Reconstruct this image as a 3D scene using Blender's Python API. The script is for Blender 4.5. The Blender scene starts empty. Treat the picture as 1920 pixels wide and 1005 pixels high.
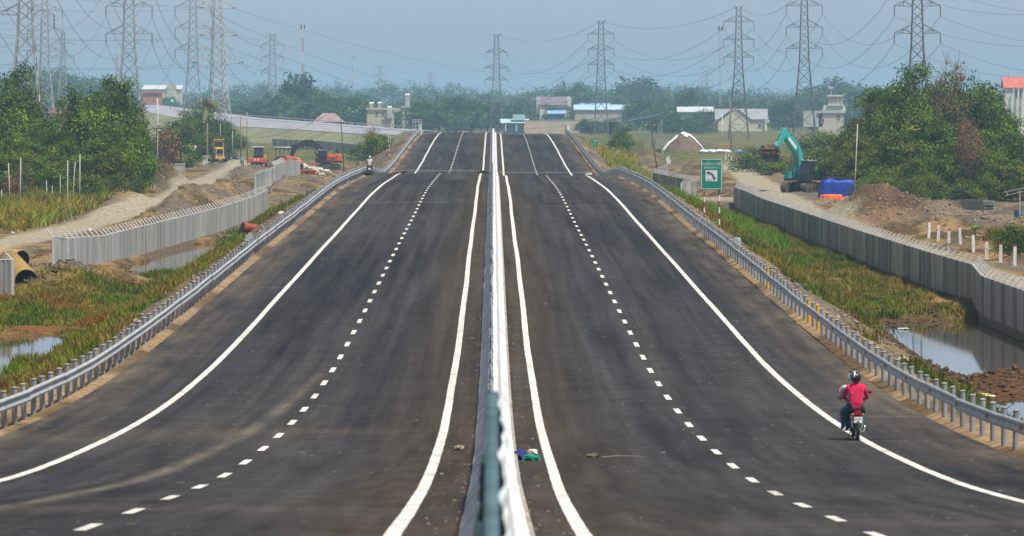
import bpy, bmesh, math, random
import numpy as np
from mathutils import Vector, Matrix
R = math.radians
SC = bpy.context.scene
COL = SC.collection
random.seed(7)
RNG = np.random.default_rng(11)

# ---------------------------------------------------------------- camera
F, CX, YH, ZC = 11000.0, 925.0, 195.0, 11.0      # focal length in photo pixels, axis column, horizon row, eye height
cam = bpy.data.cameras.new('camera')
cam.sensor_width = 36.0
cam.lens = F / 1920 * 36.0
cam.shift_x = (960 - CX) / 1920
cam.shift_y = -(502.5 - YH) / 1920
cam.clip_start, cam.clip_end = 1.0, 30000
cam.dof.use_dof = True
cam.dof.focus_distance = 420
cam.dof.aperture_fstop = 5.6
camo = bpy.data.objects.new('camera', cam)
camo.location = (0, 0, ZC)
camo.rotation_euler = (R(90), 0, 0)
COL.objects.link(camo)
SC.camera = camo

# ---------------------------------------------------------------- sky and sun
SUN = Vector((0.34, -0.30, 1.0)).normalized()     # towards the sun
world = bpy.data.worlds.new('World')
SC.world = world
world.use_nodes = True
wn = world.node_tree
wn.nodes.clear()
wo = wn.nodes.new('ShaderNodeOutputWorld')
wb = wn.nodes.new('ShaderNodeBackground')
wb.inputs['Strength'].default_value = 0.15
sky = wn.nodes.new('ShaderNodeTexSky')
sky.sky_type = 'NISHITA'
sky.sun_disc = False
sky.sun_elevation = math.asin(SUN.z)
sky.sun_rotation = math.atan2(SUN.x, SUN.y)
sky.altitude = 10
sky.air_density = 0.3
sky.dust_density = 1.2
sky.ozone_density = 1.5
hs_ = wn.nodes.new('ShaderNodeHueSaturation'); hs_.inputs['Saturation'].default_value = 0.64
wn.links.new(sky.outputs[0], hs_.inputs['Color'])
wn.links.new(hs_.outputs[0], wb.inputs[0])
wn.links.new(wb.outputs[0], wo.inputs[0])
sl = bpy.data.lights.new('sun', 'SUN')
sl.energy = 4.9
sl.angle = R(6.0)
sl.color = (1.0, 0.95, 0.88)
so = bpy.data.objects.new('sun', sl)
so.rotation_euler = SUN.to_track_quat('Z', 'Y').to_euler()
COL.objects.link(so)
SC.view_settings.view_transform = 'Standard'
SC.view_settings.look = 'None'
SC.view_settings.gamma = 1.0
SC.view_settings.exposure = 0.25
SC.render.engine = 'CYCLES'
SC.cycles.max_bounces = 5
SC.cycles.diffuse_bounces = 2
SC.cycles.glossy_bounces = 3
SC.cycles.transmission_bounces = 3
SC.cycles.transparent_max_bounces = 6
SC.cycles.volume_bounces = 0
SC.cycles.use_denoising = True
SC.cycles.caustics_reflective = False
SC.cycles.caustics_refractive = False

# ---------------------------------------------------------------- helpers
def at(px, py, Y):
    """point seen at photo pixel (px, py) that stands Y metres ahead of the eye"""
    return Vector(((px - CX) * Y / F, Y, ZC - (py - YH) * Y / F))

def gnd(px, py, z=0.0):
    """point of height z seen at photo pixel (px, py)"""
    Y = (ZC - z) * F / (py - YH)
    return Vector(((px - CX) * Y / F, Y, z))

MATS = {}
def mat(name, col, rough=0.7, metal=0.0, var=0.25, scale=3.0, bump=0.0, bscale=None, spec=0.4, dirt=None, dirt_amt=0.0, stretch=(1, 1, 1), vcol=False, trans=None):
    """procedural material: base colour with noise variation, optional dirt colour in patches and bump"""
    if name in MATS: return MATS[name]
    m = bpy.data.materials.new(name); m.use_nodes = True
    nt = m.node_tree; N = nt.nodes; L = nt.links
    b = N['Principled BSDF']
    b.inputs['Roughness'].default_value = rough
    b.inputs['Metallic'].default_value = metal
    b.inputs['Specular IOR Level'].default_value = spec
    geo = N.new('ShaderNodeNewGeometry')
    mp = N.new('ShaderNodeMapping'); mp.inputs['Scale'].default_value = stretch
    L.new(geo.outputs['Position'], mp.inputs['Vector'])
    nz = N.new('ShaderNodeTexNoise'); nz.inputs['Scale'].default_value = scale; nz.inputs['Detail'].default_value = 5
    L.new(mp.outputs[0], nz.inputs['Vector'])
    mr = N.new('ShaderNodeMapRange')
    mr.inputs['From Min'].default_value = 0.3; mr.inputs['From Max'].default_value = 0.7
    mr.inputs['To Min'].default_value = 1 - var; mr.inputs['To Max'].default_value = 1 + var
    L.new(nz.outputs['Fac'], mr.inputs['Value'])
    mul = N.new('ShaderNodeMix'); mul.data_type = 'RGBA'; mul.blend_type = 'MULTIPLY'
    mul.inputs['Factor'].default_value = 1.0
    if vcol:
        at_ = N.new('ShaderNodeAttribute'); at_.attribute_name = 'Col'
        L.new(at_.outputs['Color'], mul.inputs['A'])
    else:
        mul.inputs['A'].default_value = (*col, 1)
    L.new(mr.outputs[0], mul.inputs['B'])
    out = mul.outputs['Result']
    if dirt:
        n2 = N.new('ShaderNodeTexNoise'); n2.inputs['Scale'].default_value = scale * 0.37; n2.inputs['Detail'].default_value = 6
        n2.inputs['Roughness'].default_value = 0.65
        L.new(mp.outputs[0], n2.inputs['Vector'])
        m2 = N.new('ShaderNodeMapRange'); m2.inputs['From Min'].default_value = 0.42; m2.inputs['From Max'].default_value = 0.68
        m2.inputs['To Max'].default_value = dirt_amt
        L.new(n2.outputs['Fac'], m2.inputs['Value'])
        mx = N.new('ShaderNodeMix'); mx.data_type = 'RGBA'
        L.new(m2.outputs[0], mx.inputs['Factor']); L.new(out, mx.inputs['A'])
        mx.inputs['B'].default_value = (*dirt, 1)
        out = mx.outputs['Result']
    L.new(out, b.inputs['Base Color'])
    if bump:
        n3 = N.new('ShaderNodeTexNoise'); n3.inputs['Scale'].default_value = bscale or scale * 4; n3.inputs['Detail'].default_value = 4
        L.new(mp.outputs[0], n3.inputs['Vector'])
        bp = N.new('ShaderNodeBump'); bp.inputs['Strength'].default_value = bump; bp.inputs['Distance'].default_value = 0.1
        L.new(n3.outputs['Fac'], bp.inputs['Height']); L.new(bp.outputs[0], b.inputs['Normal'])
    if trans:
        td = N.new('ShaderNodeBsdfTranslucent'); L.new(out, td.inputs['Color'])
        ms = N.new('ShaderNodeMixShader'); ms.inputs[0].default_value = trans
        L.new(b.outputs[0], ms.inputs[1]); L.new(td.outputs[0], ms.inputs[2])
        L.new(ms.outputs[0], N['Material Output'].inputs['Surface'])
    MATS[name] = m
    return m

def tag(o, label=None, cat=None, group=None, kind=None):
    if label: o['label'] = label
    if cat: o['category'] = cat
    if group: o['group'] = group
    if kind: o['kind'] = kind
    return o

def link(name, me, parent=None, loc=(0, 0, 0), rot=(0, 0, 0)):
    o = bpy.data.objects.new(name, me)
    COL.objects.link(o)
    o.location = loc; o.rotation_euler = rot
    if parent is not None: o.parent = parent
    return o

def thing(name, label, cat, loc=(0, 0, 0), rz=0.0, group=None):
    o = link(name, None, None, loc, (0, 0, rz))
    o.empty_display_size = 0.3
    return tag(o, label, cat, group)

def copy_tree(o, parent=None):
    c = o.copy(); COL.objects.link(c); c.parent = parent
    for ch in o.children: copy_tree(ch, c)
    return c

class MB:
    """collects shapes into one mesh"""
    def __init__(s): s.v = []; s.f = []; s.m = []; s.mi = 0
    def add(s, vs, fs):
        n = len(s.v); s.v.extend([tuple(p) for p in vs])
        for f in fs: s.f.append(tuple(i + n for i in f)); s.m.append(s.mi)
        return s
    def box(s, c, d, M=None, taper=1.0):
        x, y, z = d[0] / 2, d[1] / 2, d[2] / 2
        vs = [Vector((a * x * (taper if k > 0 else 1), b * y * (taper if k > 0 else 1), k * z)) for k in (-1, 1) for a, b in ((-1, -1), (1, -1), (1, 1), (-1, 1))]
        if M is not None: vs = [M @ p for p in vs]
        c = Vector(c)
        return s.add([p + c for p in vs], [(3, 2, 1, 0), (4, 5, 6, 7), (0, 1, 5, 4), (1, 2, 6, 5), (2, 3, 7, 6), (3, 0, 4, 7)])
    def hexa(s, lo, hi):
        """solid between two quads of 4 points, both anticlockwise seen from hi"""
        return s.add(list(lo) + list(hi), [(3, 2, 1, 0), (4, 5, 6, 7), (0, 1, 5, 4), (1, 2, 6, 5), (2, 3, 7, 6), (3, 0, 4, 7)])
    def tube(s, pts, r, n=8, caps=True):
        pts = [Vector(p) for p in pts]
        rs = r if isinstance(r, (list, tuple)) else [r] * len(pts)
        vs = []; fs = []
        up = None
        for i, p in enumerate(pts):
            a = pts[max(i - 1, 0)]; b = pts[min(i + 1, len(pts) - 1)]
            t = (b - a)
            t = t.normalized() if t.length > 1e-9 else Vector((0, 0, 1))
            if up is None:
                up = Vector((0, 0, 1)) if abs(t.z) < 0.9 else Vector((1, 0, 0))
            u = t.cross(up)
            if u.length < 1e-6: u = t.cross(Vector((0, 1, 0.01)))
            u.normalize(); w = u.cross(t)
            up = w
            for k in range(n):
                a_ = 2 * math.pi * (k + 0.5) / n
                vs.append(p + (u * math.cos(a_) + w * math.sin(a_)) * rs[i])
        for i in range(len(pts) - 1):
            for k in range(n):
                a, b = i * n + k, i * n + (k + 1) % n
                fs.append((a, a + n, b + n, b))
        if caps:
            fs.append(tuple(range(n))); fs.append(tuple(reversed(range((len(pts) - 1) * n, len(pts) * n))))
        return s.add(vs, fs)
    def prism(s, poly, thick, M=None):
        """outline in x,z extruded along y by thick, centred"""
        n = len(poly); M = M or Matrix.Identity(4)
        vs = [M @ Vector((x, -thick / 2, z)) for x, z in poly] + [M @ Vector((x, thick / 2, z)) for x, z in poly]
        fs = [tuple(range(n)), tuple(reversed(range(n, 2 * n)))]
        for i in range(n):
            j = (i + 1) % n
            fs.append((j, i, i + n, j + n))
        return s.add(vs, fs)
    def sphere(s, c, r, nu=10, nv=6, sq=(1, 1, 1)):
        c = Vector(c); vs = [c + Vector((0, 0, -r * sq[2]))]; fs = []
        for j in range(1, nv):
            t = math.pi * j / nv
            for i in range(nu):
                a = 2 * math.pi * i / nu
                vs.append(c + Vector((r * math.sin(t) * math.cos(a) * sq[0], r * math.sin(t) * math.sin(a) * sq[1], -r * math.cos(t) * sq[2])))
        vs.append(c + Vector((0, 0, r * sq[2])))
        for i in range(nu): fs.append((0, 1 + (i + 1) % nu, 1 + i))
        for j in range(nv - 2):
            for i in range(nu):
                a = 1 + j * nu + i; b = 1 + j * nu + (i + 1) % nu
                fs.append((a, b, b + nu, a + nu))
        e = len(vs) - 1
        for i in range(nu): fs.append((e, 1 + (nv - 2) * nu + i, 1 + (nv - 2) * nu + (i + 1) % nu))
        return s.add(vs, fs)
    def mesh(s, name, m, smooth=False):
        me = bpy.data.meshes.new(name)
        me.from_pydata(s.v, [], s.f)
        ms = m if isinstance(m, (list, tuple)) else [m]
        for k in ms: me.materials.append(k)
        if len(ms) > 1: me.polygons.foreach_set('material_index', s.m)
        if smooth: me.polygons.foreach_set('use_smooth', [True] * len(me.polygons))
        me.update()
        return me
    def build(s, name, m, parent=None, loc=(0, 0, 0), rot=(0, 0, 0), smooth=False, bevel=0.0):
        o = link(name, s.mesh(name, m, smooth), parent, loc, rot)
        if bevel:
            md = o.modifiers.new('bevel', 'BEVEL'); md.width = bevel; md.segments = 2; md.limit_method = 'ANGLE'
        return o

def np_mesh(name, V, faces, m, cols=None, smooth=False):
    """fast mesh from arrays; faces (n,3) or (n,4); cols per vertex rgb"""
    me = bpy.data.meshes.new(name)
    n, k = faces.shape
    me.vertices.add(len(V)); me.vertices.foreach_set('co', np.ascontiguousarray(V, np.float32).ravel())
    me.loops.add(n * k); me.loops.foreach_set('vertex_index', np.ascontiguousarray(faces, np.int32).ravel())
    me.polygons.add(n); me.polygons.foreach_set('loop_start', np.arange(0, n * k, k, dtype=np.int32))
    if smooth: me.polygons.foreach_set('use_smooth', np.ones(n, bool))
    if cols is not None:
        a = me.attributes.new('Col', 'FLOAT_COLOR', 'POINT')
        c = np.ones((len(V), 4), np.float32); c[:, :3] = cols
        a.data.foreach_set('color', c.ravel())
    me.materials.append(m)
    me.update(calc_edges=True)
    me.validate()
    return me

# value noise on arrays
_P = np.random.default_rng(3).random((512, 512))
def vnoise(x, y):
    x = np.asarray(x, float); y = np.asarray(y, float)
    xi = np.floor(x).astype(int); yi = np.floor(y).astype(int)
    fx = x - xi; fy = y - yi
    fx = fx * fx * (3 - 2 * fx); fy = fy * fy * (3 - 2 * fy)
    a = _P[xi & 511, yi & 511]; b = _P[(xi + 1) & 511, yi & 511]
    c = _P[xi & 511, (yi + 1) & 511]; d = _P[(xi + 1) & 511, (yi + 1) & 511]
    return (a * (1 - fx) + b * fx) * (1 - fy) + (c * (1 - fx) + d * fx) * fy
def fbm(x, y, s, o=4):
    t = 0; amp = 0.5; x = np.asarray(x, float) / s; y = np.asarray(y, float) / s
    for _ in range(o):
        t = t + amp * vnoise(x, y); x = x * 2.03 + 17.3; y = y * 2.03 + 5.1; amp *= 0.5
    return t / (1 - 0.5 ** o)
def sstep(a, b, x):
    t = np.clip((x - a) / (b - a), 0, 1); return t * t * (3 - 2 * t)

# ---------------------------------------------------------------- road profile (measured from the lane dashes)
KN = np.array([(-300, 7.75), (0, 7.75), (25, 7.55), (42, 7.12), (55, 6.58), (71, 5.87), (80, 5.44), (89, 5.02), (98, 4.60), (107, 4.22), (116, 3.91), (125, 3.65), (134, 3.42), (152, 3.08), (179, 2.88), (206, 2.98), (233, 3.18), (260, 3.40), (287, 3.61), (314, 3.81), (341, 3.98), (368, 4.19), (395, 4.41), (422, 4.6), (449, 4.69), (500, 4.65), (553, 4.46), (590, 3.80), (630, 3.28), (665, 3.44), (757, 4.46), (860, 5.68), (948, 6.26), (1000, 6.15), (1060, 5.6), (1200, 3.6), (1400, 2.0), (2000, 0.5)])
_tx, _tz = KN[:, 0], KN[:, 1]
_tm = np.gradient(_tz, _tx)
def roadz(Y):
    Y = np.asarray(Y, float)
    i = np.clip(np.searchsorted(_tx, Y) - 1, 0, len(_tx) - 2)
    h = _tx[i + 1] - _tx[i]; t = np.clip((Y - _tx[i]) / h, 0, 1)
    return ((1 + 2 * t) * (1 - t) ** 2 * _tz[i] + t * (1 - t) ** 2 * h * _tm[i] + t * t * (3 - 2 * t) * _tz[i + 1] + t * t * (t - 1) * h * _tm[i + 1])
def rz(X, Y):
    """road surface: the right carriageway lies a little lower"""
    return float(roadz(Y)) - (0.2 if X > 0 else 0.0)
# ---------------------------------------------------------------- terrain
FENCE_R = [(25.2, 238, 0.1), (25.0, 300, 0.1), (26.3, 322, 0.1), (25.6, 345, 0.2), (25.2, 400, 0.2), (25.0, 470, 0.2), (24.8, 540, 0.2), (25.0, 585, 0.3), (24.9, 608, 0.3)]
FENCE_RF = [(20.5, 640, 0.3), (22.6, 655, 0.35), (21.0, 690, 0.4), (19.6, 720, 0.5), (23.5, 790, 0.6), (26.5, 900, 0.6)]
FENCE_L = [(-27.9, 372, 0.5), (-27.2, 373, 0.35), (-26.0, 392, 0.1), (-25.4, 420, 0.1), (-24.4, 455, 0.1), (-22.9, 492, 0.25), (-21.6, 525, 0.6), (-21.0, 546, 0.9)]
PONDS = [  # x0, x1, y0, y1, level
    (17.8, 24.6, 205, 304, -0.25), (-40, -20.0, 226, 284, -0.2), (-25.0, -21.9, 384, 468, -0.2)]
MOUNDS = [  # x, y, rx, ry, height
    (33.4, 526, 2.9, 18, 1.35), (35.0, 528, 2.4, 14, 1.45), (37.2, 518, 2.7, 14, 1.4), (31.6, 530, 1.6, 12, 0.4), (36.8, 496, 2.2, 12, 1.1), (33.6, 500, 1.6, 9, 0.9), (39.8, 502, 2.4, 14, 1.1), (40.6, 478, 1.5, 10, 0.35),
    (-42.2, 745, 2.5, 16, 2.3), (-40.0, 735, 2.0, 14, 0.9),
    (19.5, 230, 1.7, 9, 0.95), (21.4, 238, 1.3, 7, 0.8), (18.5, 244, 0.9, 6, 0.7), (20.3, 300, 1.8, 5, 0.5), (22.8, 303, 1.5, 5, 0.5), (18.3, 284, 0.9, 6, 0.5),
    (-25.2, 331, 1.3, 8, 0.8), (-24.0, 337, 1.2, 9, 0.9), (-23.3, 352, 2.4, 8, 0.9), (-26.2, 362, 1.3, 7, 0.9),
    (-37.5, 600, 2.6, 22, 1.3), (-36.0, 560, 2.0, 25, 0.7), (-31.0, 585, 1.6, 30, 1.5), (-30.0, 640, 2.0, 40, 1.6), (-30.5, 520, 1.2, 22, 0.8),
    (-27.5, 450, 0.9, 30, 0.5), (26.4, 1060, 3.2, 40, 3.2), (19.5, 960, 4, 40, 3.5), (-30, 900, 4, 40, 1.4), (-35, 830, 3, 25, 1.5),
    (30.2, 640, 1.5, 10, 0.6), (31.5, 700, 1.5, 14, 0.7), (-44, 1000, 2.5, 40, 0.9), (-25, 800, 4.0, 30, 1.0)]
ROAD_L = [(-300, 300), (-37.5, 400), (-36.6, 436), (-34.8, 525), (-34.6, 600), (-35.9, 660), (-38.8, 800), (-42.4, 985), (-46, 1100), (-60, 1400)]
ROAD_R = [(29.5, 100), (29.5, 340), (29.4, 420), (29.2, 460), (29.5, 540), (31.5, 640), (34.5, 760), (37.8, 880), (41, 1050), (46, 1250)]
def road_x(path, Y):
    return np.interp(Y, [p[1] for p in path], [p[0] for p in path])

def pond_mask(X, Y):
    m = np.zeros_like(X)
    for x0, x1, y0, y1, lv in PONDS:
        w = (fbm(X + 31, Y * 0.35, 3.0, 3) - 0.5) * 2.2
        d = np.minimum(np.minimum(X - x0, x1 - X + (4 if x0 > 0 or x1 < -21 else 0)), np.minimum((Y - y0) * 0.14, (y1 - Y) * 0.14)) + w * 0.8
        m = np.maximum(m, sstep(-0.25, 0.55, d))
    return m

def terrain(X, Y):
    X = np.asarray(X, float); Y = np.asarray(Y, float)
    e = np.abs(X)
    near = sstep(2600, 1100, Y)
    g = (fbm(X, Y * 0.3, 5.0) - 0.5) * 0.55 * near + (fbm(X + 9, Y * 0.4, 0.9, 3) - 0.5) * 0.22 * near + np.maximum(fbm(X + 40, Y * 0.22, 1.7, 4) - 0.52, 0) * 2.2 * sstep(26, 28, np.abs(X)) * near * sstep(340, 400, Y)
    g = g + sstep(25.4, 27.2, X) * 0.55 + sstep(-21, -28, X) * 0.45
    for path, w in ((ROAD_L, 3.0), (ROAD_R, 2.4)):
        d = np.abs(X - road_x(path, Y))
        k = sstep(w + 1.4, w - 0.2, d) * sstep(300, 380, Y + 0 * X)
        g = g * (1 - k) + k * (0.55 + 0.05 * fbm(X, Y * 0.2, 1.5, 2))
    # raised crossing between the two right-hand fences
    k = sstep(598, 612, Y) * sstep(646, 630, Y) * sstep(12, 15, X) * sstep(36, 28, X)
    g = g * (1 - k) + k * (0.95 + 0.1 * fbm(X, Y, 2))
    pm = pond_mask(X, Y)
    g = g * (1 - pm) - 0.75 * pm
    for x, y, rx, ry, h in MOUNDS:
        q = ((X - x) / rx) ** 2 + ((Y - y) / ry) ** 2
        g = g + h * np.exp(-q * 0.9) * (0.55 + 0.9 * fbm(X * 1.3 + x, Y * 0.4, 1.3, 4)) * (1 if h < 1.5 else 1.08)
    # distant embankments and rise
    g = g + sstep(2600, 5200, Y) * 10.0 * fbm(X, Y, 900, 2)
    r = roadz(Y) - np.where(X > 0, 0.2, 0.0)
    slope = r - (e - 12.9) / 1.75 + (fbm(X, Y * 0.5, 1.2, 3) - 0.5) * 0.35 * sstep(12.7, 14.0, e)
    h = np.where(e < 11.4, r - 0.3, np.where(e < 12.9, r - 0.05 - 0.06 * fbm(X, Y * 0.4, 0.7, 2), np.maximum(g, slope)))
    return h

def th(x, y): return float(terrain(np.array([x]), np.array([y]))[0])

def geo(a, b, n): return list(a * (b / a) ** (np.arange(1, n + 1) / n))
xs = np.array([-v for v in reversed(geo(62, 7000, 22))] + list(np.arange(-62, 62.01, 0.6)) + geo(62, 7000, 22))
ys = np.array([-300, -100, 0, 60, 90] + list(np.arange(100, 660, 1.0)) + list(np.arange(660, 1320, 2.4)) + geo(1320, 16000, 46))
GX, GY = np.meshgrid(xs, ys)
GZ = terrain(GX, GY)
# colours of the ground itself: soil, gravel, pale road dirt, green cover, wet mud
c_soil = np.array([0.088, 0.058, 0.028]); c_tan = np.array([0.215, 0.145, 0.064]); c_road = np.array([0.29, 0.255, 0.185])
c_grav = np.array([0.135, 0.115, 0.095]); c_green = np.array([0.060, 0.085, 0.020]); c_olive = np.array([0.115, 0.105, 0.030])
c_mud = np.array([0.085, 0.045, 0.022]); c_sand = np.array([0.27, 0.19, 0.115])
def green_mask(X, Y):
    n = fbm(X + 50, Y * 0.25, 4.0, 4)
    e = np.abs(X)
    m = np.zeros_like(X)
    right = sstep(13.9, 15.5, X) * sstep(25.3, 24.2, X) * sstep(285, 315, Y) * sstep(596, 570, Y)
    bare = np.exp(-(((X - 17.8) / 1.5) ** 2 + ((Y - 398) / 28) ** 2))
    m = np.maximum(m, right * sstep(0.28, 0.44, n) * (1 - 0.95 * sstep(0.35, 0.6, bare)))
    rfar = sstep(14.5, 16.5, X) * sstep(24, 21, X) * sstep(640, 665, Y) * sstep(980, 900, Y)
    m = np.maximum(m, rfar * sstep(0.32, 0.45, n))
    left = sstep(-13.7, -14.4, X) * sstep(-40, -33, X) * sstep(150, 190, Y) * sstep(352, 326, Y)
    m = np.maximum(m, left * sstep(0.28, 0.40, n))
    l2 = sstep(-15.0, -15.8, X) * sstep(-22.6, -20.8, X) * sstep(340, 375, Y) * sstep(520, 470, Y)
    m = np.maximum(m, l2 * sstep(0.40, 0.52, n))
    l3 = sstep(-38.2, -39.4, X) * sstep(-62, -52, X) * sstep(470, 500, Y) * sstep(600, 570, Y)
    m = np.maximum(m, l3 * sstep(0.25, 0.4, n))
    r3 = sstep(35.5, 37.5, X) * sstep(300, 330, Y) * sstep(470, 440, Y)
    m = np.maximum(m, r3 * sstep(0.35, 0.5, n))
    r4 = sstep(14.0, 15.5, X) * sstep(18.6, 17.2, X) * sstep(140, 190, Y) * sstep(300, 260, Y)
    m = np.maximum(m, r4 * sstep(0.50, 0.62, n) * 0.5)
    far = sstep(960, 1150, Y) * sstep(15, 22, e)
    m = np.maximum(m, far * sstep(0.22, 0.36, fbm(X, Y * 0.2, 40, 4)))
    return m * (1 - pond_mask(X, Y)) * (1 - 0.95 * sstep(0.3, 0.55, np.exp(-(((X + 26.5) / 3.0) ** 2 + ((Y - 340) / 17) ** 2))))
GM = green_mask(GX, GY)
n1 = fbm(GX, GY * 0.3, 2.2, 4)[..., None]; n2 = fbm(GX + 77, GY * 0.3, 6.0, 4)[..., None]
GC = c_soil * (1 - sstep(0.42, 0.62, n1)) + c_tan * sstep(0.42, 0.62, n1)
GC = GC * (1 - 0.6 * sstep(0.5, 0.65, n2)) + c_grav * 0.6 * sstep(0.5, 0.65, n2)
def lay(c, m):
    global GC
    m = np.asarray(m)[..., None]; GC = GC * (1 - m) + c * m
# gravelly embankment faces
ea = np.abs(GX)
lay(c_grav * 0.95, sstep(12.9, 13.4, ea) * sstep(20, 16, ea) * 0.75 * sstep(0.3, 0.6, n2[..., 0]))
lay(c_grav * 0.8, sstep(-21, -23, GX) * sstep(-30, -27, GX) * sstep(350, 358, GY) * sstep(386, 380, GY))
lay(c_grav * 0.75, sstep(-14, -16, GX) * sstep(-24, -22, GX) * sstep(560, 600, GY) * sstep(760, 700, GY))
lay(c_grav * 0.7, sstep(13.5, 15, GX) * sstep(26, 24, GX) * sstep(585, 592, GY) * sstep(614, 606, GY))
lay(c_sand, sstep(11.2, 11.3, ea) * sstep(13.2, 12.6, ea) * (0.15 + 0.6 * sstep(0.40, 0.62, n1[..., 0])))
for path, w in ((ROAD_L, 2.0), (ROAD_R, 2.1)):
    d = np.abs(GX - road_x(path, GY)) + (n1[..., 0] - 0.5) * 2.2
    lay(c_road, sstep(w + 0.7, w - 0.3, d) * sstep(300, 340, GY) * 0.93)
lay(c_road * 0.9, sstep(607, 612, GY) * sstep(640, 632, GY) * sstep(12.9, 14, GX) * sstep(40, 30, GX) * 0.85)
pmk = pond_mask(GX, GY)
pipe_bank = np.exp(-(((GX + 26) / 2.6) ** 2 + ((GY - 340) / 16) ** 2))
lay(c_mud, np.maximum(sstep(0.02, 0.3, pmk), sstep(0.25, 0.05, GZ) * sstep(13, 15, ea) * sstep(27, 25, ea) * sstep(320, 290, GY)))
lay(np.array([0.17, 0.075, 0.028]), sstep(-19, -20.5, GX) * sstep(280, 286, GY) * sstep(305, 298, GY) * 0.8)
lay(c_olive, GM * 0.9)
lay(c_green, GM * sstep(0.45, 0.6, n2[..., 0]) * 0.8)
lay(c_soil * 0.75, np.exp(-(((GX + 42) / 2.8) ** 2 + ((GY - 742) / 18) ** 2)) * 0.9)
lay(np.array([0.26, 0.15, 0.075]), np.exp(-(((GX - 33.0) / 2.0) ** 2 + ((GY - 502) / 12) ** 2)) * 0.8)
lay(np.array([0.085, 0.050, 0.032]), np.exp(-(((GX - 35.8) / 2.6) ** 2 + ((GY - 515) / 16) ** 2)) * 0.9)
nx, ny = len(xs), len(ys)
I = np.arange(nx * ny).reshape(ny, nx)
FQ = np.stack([I[:-1, :-1], I[:-1, 1:], I[1:, 1:], I[1:, :-1]], -1).reshape(-1, 4)
M_ground = mat('ground_soil', (0.2, 0.2, 0.2), 0.95, var=0.5, scale=2.6, bump=0.9, bscale=4.5, spec=0.02, vcol=True)
ground = link('ground', np_mesh('ground', np.stack([GX, GY, GZ], -1).reshape(-1, 3), FQ, M_ground, GC.reshape(-1, 3), smooth=True))
tag(ground, 'uneven construction ground of soil, gravel and dirt tracks', None, None, 'structure')

# ponds
def water_mat():
    m = bpy.data.materials.new('pond_water'); m.use_nodes = True; N = m.node_tree.nodes; L = m.node_tree.links
    b = N['Principled BSDF']; b.inputs['Base Color'].default_value = (0.075, 0.062, 0.042, 1); b.inputs['Roughness'].default_value = 0.03
    b.inputs['IOR'].default_value = 1.33; b.inputs['Specular IOR Level'].default_value = 0.5
    g = N.new('ShaderNodeNewGeometry'); n = N.new('ShaderNodeTexNoise'); n.inputs['Scale'].default_value = 1.3; n.inputs['Detail'].default_value = 3
    L.new(g.outputs['Position'], n.inputs['Vector'])
    bp = N.new('ShaderNodeBump'); bp.inputs['Strength'].default_value = 0.012; bp.inputs['Distance'].default_value = 0.1
    L.new(n.outputs['Fac'], bp.inputs['Height']); L.new(bp.outputs[0], b.inputs['Normal'])
    return m
M_water = water_mat()
for (x0, x1, y0, y1, lv), lb in zip(PONDS, ('muddy pond below the right-hand fence reflecting it', 'pond at the left edge beside the reeds', 'narrow pool along the foot of the pale left fence')):
    x1b = x1 + (1.8 if x0 > 0 else 3.0)
    mb = MB().add([(x0 - 3, y0 - 18, lv), (x1b, y0 - 18, lv), (x1b, y1 + 18, lv), (x0 - 3, y1 + 18, lv)], [(0, 1, 2, 3)])
    tag(mb.build('pond', M_water), lb, None, None, 'structure')

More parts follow.
